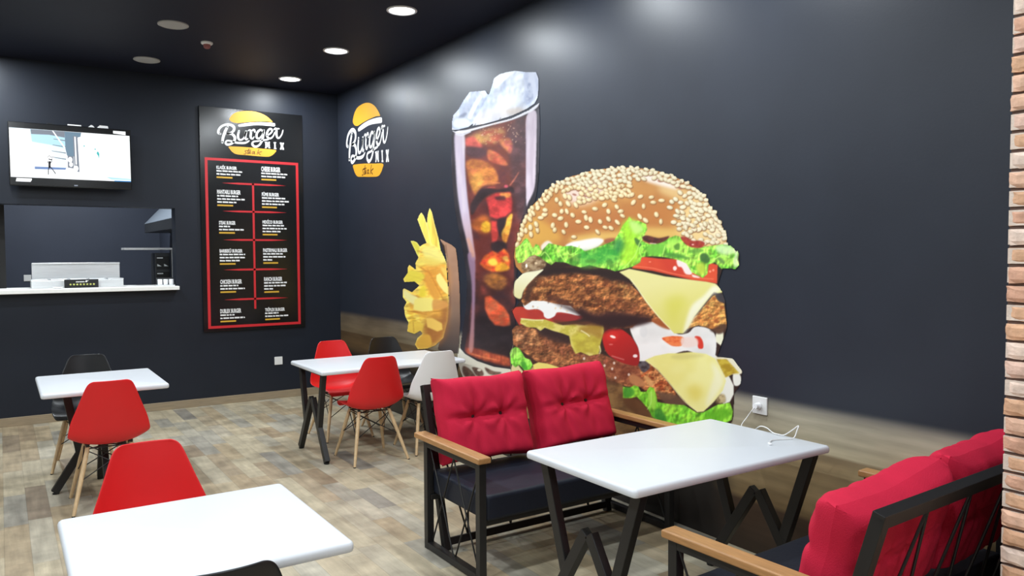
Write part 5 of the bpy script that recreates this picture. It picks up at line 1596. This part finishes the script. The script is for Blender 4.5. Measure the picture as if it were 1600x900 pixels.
def make_chair(label, plastic, loc, rz, group=None):
    t = thing('shell_chair', label, 'chair', loc, rz, group)
    o = shell_mesh().build('seat_shell', plastic, t, smooth=True)
    so = o.modifiers.new('thickness', 'SOLIDIFY')
    so.thickness = 0.008
    so.offset = 0
    sb = o.modifiers.new('smooth', 'SUBSURF')
    sb.levels = 1
    sb.render_levels = 2
    tops, feet = {}, {}
    for sx in (-1, 1):
        for sy in (-1, 1):
            a = Vector((sx * 0.125, -0.105 if sy < 0 else 0.075, 0.398))
            b = Vector((sx * 0.212, -0.222, 0.0) if sy < 0 else (sx * 0.226, 0.225, 0.0))
            tops[sx, sy], feet[sx, sy] = a, b
            pts = [a.lerp(b, k) for k in (0, 0.03, 0.3, 0.6, 0.97, 1)]
            lg_ = MB().tube(pts, [0.0115, 0.0135, 0.0150, 0.0135, 0.0105, 0.0095], 14).build('leg', M_beech, t, smooth=True)
            MB().lathe([(0.0098, 0.0), (0.0104, 0.004), (0.0088, 0.0075)], 12, tuple(b)).build('foot_pad', M_foot, lg_)
    w = MB()
    at = lambda k, f: tops[k].lerp(feet[k], f)
    for k1, k2 in (((-1, -1), (1, -1)), ((-1, 1), (1, 1)), ((-1, -1), (-1, 1)), ((1, -1), (1, 1))):
        w.tube([at(k1, 0.06), at(k2, 0.5)], 0.0036, 8)
        w.tube([at(k2, 0.06), at(k1, 0.5)], 0.0036, 8)
    ring = [(-1, -1), (1, -1), (1, 1), (-1, 1), (-1, -1)]
    for a, b in zip(ring[:-1], ring[1:]):
        w.tube([at(a, 0.03), at(b, 0.03)], 0.0045, 8)
    w.tube([at((-1, -1), 0.04), at((1, 1), 0.04)], 0.0045, 8)
    w.tube([at((1, -1), 0.04), at((-1, 1), 0.04)], 0.0045, 8)
    for k in tops:
        p = at(k, 0.02)
        w.tube([p, (p.x, p.y, p.z + 0.026)], 0.011, 10)
    w.build('wire_brace', M_wire, t, smooth=True)
    return t


red = make_chair('red shell chair seen from behind at the small white table near the counter', M_red_plastic, (0.567, 5.69, 0), PI)
black = make_chair('black shell chair behind the small white table near the counter', M_black_plastic, (0.53, 6.82, 0), math.radians(-10))
white = make_chair('white shell chair at the far corner table beside the red one', M_white_plastic, (2.985, 5.80, 0), PI)
for src, label, loc, rz in (
        (red, 'red shell chair in the left foreground, facing the camera behind the nearest white table', (0.5, 3.34, 0), 0.0),
        (red, 'red shell chair seen from behind at the far corner table', (2.44, 5.75, 0), PI),
        (red, 'red shell chair at the far corner table, facing the camera beside the back wall', (2.53, 6.62, 0), 0.0),
        (black, 'black shell chair at the far corner table, in front of the mural wall', (3.05, 6.63, 0), 0.0),
        (black, 'black shell chair at the bottom edge, only its back top showing before the nearest table', (0.455, 2.215, 0), PI)):
    c = copy_tree(src)
    c.location = loc
    c.rotation_euler = (0, 0, rz)
    c['label'] = label

# ------------------------------------------------------------------ sofas
SW = 1.345


def make_sofa(label, loc, rz):
    t = thing('bench_sofa', label, 'sofa', loc, rz)
    hx = SW / 2 - 0.03
    b = 0.04
    for s in (-1, 1):
        m = MB()
        m.bar((s * hx, 0.03, 0), (s * hx, 0.03, 0.60), b, b, (1, 0, 0)).bar((s * hx, 0.585, 0), (s * hx, 0.585, 0.60), b, b, (1, 0, 0))
        m.bar((s * hx, 0.05, 0.022), (s * hx, 0.565, 0.022), b, b * 0.9, (1, 0, 0)).bar((s * hx, 0.05, 0.583), (s * hx, 0.565, 0.583), b, 0.032, (1, 0, 0))
        f = m.build('side_frame', M_black_metal, t, bevel=0.002)
        m = MB()
        for y0 in (0.05, 0.308):
            m.tube([(s * hx, y0, 0.035), (s * hx, y0 + 0.257, 0.575)], 0.0045, 8)
            m.tube([(s * hx + 0.009, y0, 0.575), (s * hx + 0.009, y0 + 0.257, 0.035)], 0.0045, 8)
        m.build('cross_rods', M_wire, f, smooth=True)
        MB().bb(s * hx - 0.0375, s * hx + 0.0375, -0.01, 0.69, 0.6, 0.63).build('armrest', M_oak, t, bevel=0.007, seg=3)
    # seat frame and pad
    m = MB()
    m.bar((-hx, 0.05, 0.29), (hx, 0.05, 0.29), 0.035, 0.03, (0, 1, 0)).bar((-hx, 0.57, 0.29), (hx, 0.57, 0.29), 0.035, 0.03, (0, 1, 0)).bar((0, 0.05, 0.287), (0, 0.57, 0.287), 0.035, 0.02, (1, 0, 0))
    m.build('seat_frame', M_black_metal, t, bevel=0.002)
    pad = MB()
    nx, ny = 28, 14
    px0, py0, py1, z0, z1 = hx - 0.022, 0.012, 0.60, 0.302, 0.432
    for lay in (0, 1):
        for j in range(ny + 1):
            for i in range(nx + 1):
                u, v = -1 + 2 * i / nx, -1 + 2 * j / ny
                e = max(abs(u) ** 14, abs(v) ** 8)
                z = z0 if lay == 0 else z1 + 0.004 * (1 - u ** 4) * (1 - v ** 4) + 0.003 * math.sin(7 * u + 3 * v) * (1 - e) + 0.002 * math.sin(19 * u - 11 * v) * (1 - e)
                pad.v.append((u * px0, (py0 + py1) / 2 + v * (py1 - py0) / 2, z))
    W_ = nx + 1
    n0 = W_ * (ny + 1)
    for j in range(ny):
        for i in range(nx):
            a = j * W_ + i
            pad.f.append([a, a + W_, a + W_ + 1, a + 1]); pad.mi.append(0)
            pad.f.append([n0 + a, n0 + a + 1, n0 + a + W_ + 1, n0 + a + W_]); pad.mi.append(0)
    rim = [i for i in range(W_)] + [j * W_ + nx for j in range(1, ny + 1)] + [ny * W_ + i for i in range(nx - 1, -1, -1)] + [j * W_ for j in range(ny - 1, 0, -1)]
    for k in range(len(rim)):
        a, b2 = rim[k], rim[(k + 1) % len(rim)]
        pad.f.append([a, b2, n0 + b2, n0 + a]); pad.mi.append(0)
    pad.build('seat_pad', M_leather, t, smooth=True, bevel=0.018, seg=4)
    # leaning back frame with zigzag rods
    def B(x, k, o=0.0):
        return (x, 0.505 + 0.245 * k + o, 0.868 * k)
    bx_ = hx - 0.065
    m = MB()
    for s in (-1, 1):
        m.bar(B(s * bx_, 0), B(s * bx_, 1), 0.04, 0.04, (1, 0, 0))
    m.bar(B(-bx_ - 0.02, 0.985), B(bx_ + 0.02, 0.985), 0.045, 0.04, (0, 0.27, 0.96))
    m.bar(B(-bx_, 0.045), B(bx_, 0.045), 0.04, 0.034, (0, 0.27, 0.96))
    f = m.build('back_frame', M_black_metal, t, bevel=0.002)
    m = MB()
    n = 8
    for k in range(n):
        xa, xb = -bx_ + 2 * bx_ * k / n, -bx_ + 2 * bx_ * (k + 1) / n
        if k % 2 == 0:
            m.tube([B(xa, 0.96), B(xb, 0.06)], 0.0055, 8)
        else:
            m.tube([B(xa, 0.06), B(xb, 0.96)], 0.0055, 8)
    m.build('zigzag_rods', M_wire, f, smooth=True)
    return t


S1 = (2.585, 3.19)
S2 = (2.637, 2.012)
RZ2 = PI + math.radians(2.2)
make_sofa('black metal bench sofa with wooden arms, standing behind the long white table, facing the camera', (S1[0], S1[1], 0), 0)
make_sofa('black metal bench sofa in the right foreground, seen from behind beside the brick wall', (S2[0], S2[1], 0), RZ2)


def cushion(label, sofa, rz, lx, lz, tilt, w=0.635, h=0.50, th=0.17, seed=0, sag=0.0):
    """tufted back cushion leaning on the back frame"""
    r = np.random.default_rng(seed)
    n, m_ = 56, 46
    ph = r.uniform(0, 6.28, 8)
    F_, Bk = [], []
    tufts = [(-0.31, 0.02), (0.31, 0.02)]
    for j in range(m_ + 1):
        for i in range(n + 1):
            u, v = -1 + 2 * i / n, -1 + 2 * j / m_
            x = u * w / 2 * (1 - 0.06 * (1 - abs(v) ** 3) * abs(u) ** 3 - 0.012 * math.sin(7 * v + ph[0]) * abs(u) ** 6)
            z = v * h / 2 * (1 - 0.05 * (1 - abs(u) ** 3) * abs(v) ** 3 - 0.014 * math.sin(6 * u + ph[1]) * abs(v) ** 6)
            base = max(0.0, (1 - abs(u) ** 7)) ** 0.42 * max(0.0, (1 - abs(v) ** (7 if v > 0 else 16))) ** (0.42 if v > 0 else 0.34)
            z -= sag * (1 - u * u) * max(v, 0)
            dent = 0.0
            wr = 0.0
            for a, b in tufts:
                d2 = ((u - a) * w / 2) ** 2 + ((v - b) * h / 2) ** 2
                d = math.sqrt(d2)
                dent += 0.042 * math.exp(-d / 0.035)
                th_ = math.atan2((v - b) * h, (u - a) * w)
                wr += 0.006 * math.sin(7 * th_ + ph[2] + 2 * a) * math.exp(-((d - 0.07) / 0.06) ** 2)
                dent += 0.011 * math.exp(-((u - a) * w / 2 / 0.022) ** 2) * (1 - abs(v) ** 4)      # seams running up and down
            dent += 0.02 * math.exp(-((v - 0.02) * h / 2 / 0.02) ** 2) * (1 - u ** 6)
            wr += 0.003 * math.sin(14 * u + 3 * v + ph[3]) * abs(v) ** 2 + 0.003 * math.sin(12 * v + 4 * u + ph[4]) * abs(u) ** 2 + 0.0022 * math.sin(25 * u + 9 * v + ph[5])
            y = th / 2 * base
            F_.append((x, -(y - (dent - wr) * min(1.0, base * 1.2)), z))
            Bk.append((x, y * 0.92 - 0.4 * dent * base + wr * 0.5 * base, z))
    mb = MB()
    mb.v = F_ + Bk
    W_ = n + 1
    n0 = len(F_)
    for j in range(m_):
        for i in range(n):
            a = j * W_ + i
            mb.f.append([a, a + 1, a + W_ + 1, a + W_]); mb.mi.append(0)
            mb.f.append([n0 + a, n0 + a + W_, n0 + a + W_ + 1, n0 + a + 1]); mb.mi.append(0)
    rim = [i for i in range(W_)] + [j * W_ + n for j in range(1, m_ + 1)] + [m_ * W_ + i for i in range(n - 1, -1, -1)] + [j * W_ for j in range(m_ - 1, 0, -1)]
    for k in range(len(rim)):
        a, b = rim[k], rim[(k + 1) % len(rim)]
        mb.f.append([a, n0 + a, n0 + b, b]); mb.mi.append(0)
    t = bpy.data.objects.new('back_cushion', None)
    t.empty_display_size = 0.1
    COL.objects.link(t)
    tag(t, label, 'cushion')
    k = lz / 0.868
    loc = Vector((lx, 0.505 + 0.245 * k - th / 2 - 0.03, lz))
    t.location = Vector((sofa[0], sofa[1], 0)) + Matrix.Rotation(rz, 3, 'Z') @ loc
    t.rotation_euler = (Matrix.Rotation(rz, 3, 'Z') @ Matrix.Rotation(-math.radians(15.8), 3, 'X') @ Matrix.Rotation(tilt, 3, 'Y')).to_euler()
    o = mb.build('cover', M_cushion, t, smooth=True)
    for p in o.data.polygons:
        p.use_smooth = True
    for a, b in tufts:
        bt = MB().lathe([(0.002, 0.006), (0.009, 0.005), (0.0125, 0.0), (0.0125, -0.004), (0.002, -0.004)], 16)
        bt.v = [(x + a * w / 2, -(z + th / 2 - 0.062), y + b * h / 2) for x, y, z in bt.v]
        bt.build('tuft_button', M_button, t, smooth=True)
    return t


cushion('red tufted cushion on the left of the far sofa, beside its wooden arm', S1, 0, -0.309, 0.697, math.radians(0.8), seed=1, w=0.59, h=0.485, th=0.22)
cushion('red tufted cushion on the right of the far sofa, tilted up towards the mural', S1, 0, 0.311, 0.70, math.radians(-1.6), seed=2, w=0.59, h=0.49, th=0.23)
cushion('red cushion on the near sofa, the closer of its two, seen from behind and above', S2, RZ2, 0.25, 0.686, math.radians(5), seed=3, w=0.63, th=0.22, h=0.42, sag=0.02)
cushion('red cushion on the near sofa, the farther one next to the brick wall', S2, RZ2, -0.342, 0.708, math.radians(3.0), seed=4, w=0.5, th=0.2, h=0.45, sag=0.01)

# ------------------------------------------------------------------ charger on the mural wall and its cable
cb = thing('charging_cable', 'white charger in the mural-wall socket, its thin cable looping over the table edge', 'charging cable', (XR - 0.016, 2.682, 0.811))
pl = MB()
pl.tube([(0, 0, 0), (-0.012, 0, 0)], 0.018, 20).tube([(-0.012, 0, 0), (-0.034, 0, 0)], [0.0165, 0.015], 20)
pl.build('plug', M_white_plastic, cb, smooth=True)
path = [(XR - 0.047, 2.682, 0.807), (XR - 0.06, 2.69, 0.79), (3.285, 2.71, 0.75), (3.23, 2.70, 0.715), (3.17, 2.62, 0.71), (3.135, 2.54, 0.735), (3.105, 2.48, 0.768), (3.09, 2.43, 0.772), (3.085, 2.39, 0.757), (3.08, 2.35, 0.756),
        (3.088, 2.325, 0.758), (3.10, 2.29, 0.786), (3.105, 2.262, 0.81), (3.09, 2.258, 0.79), (3.07, 2.262, 0.757), (3.03, 2.28, 0.7535), (2.97, 2.30, 0.7535), (2.92, 2.28, 0.7535)]
o_ = Vector((XR - 0.016, 2.682, 0.811))
sp = smooth_path(path, 8)
MB().tube([Vector(p) - o_ for p in sp], 0.0026, 8).build('cord', M_cable, cb, smooth=True)
MB().box(Vector((2.90, 2.262, 0.7545)) - o_, (0.03, 0.012, 0.007), Matrix.Rotation(0.9, 3, 'Z')).build('connector', M_white_plastic, cb, bevel=0.002)
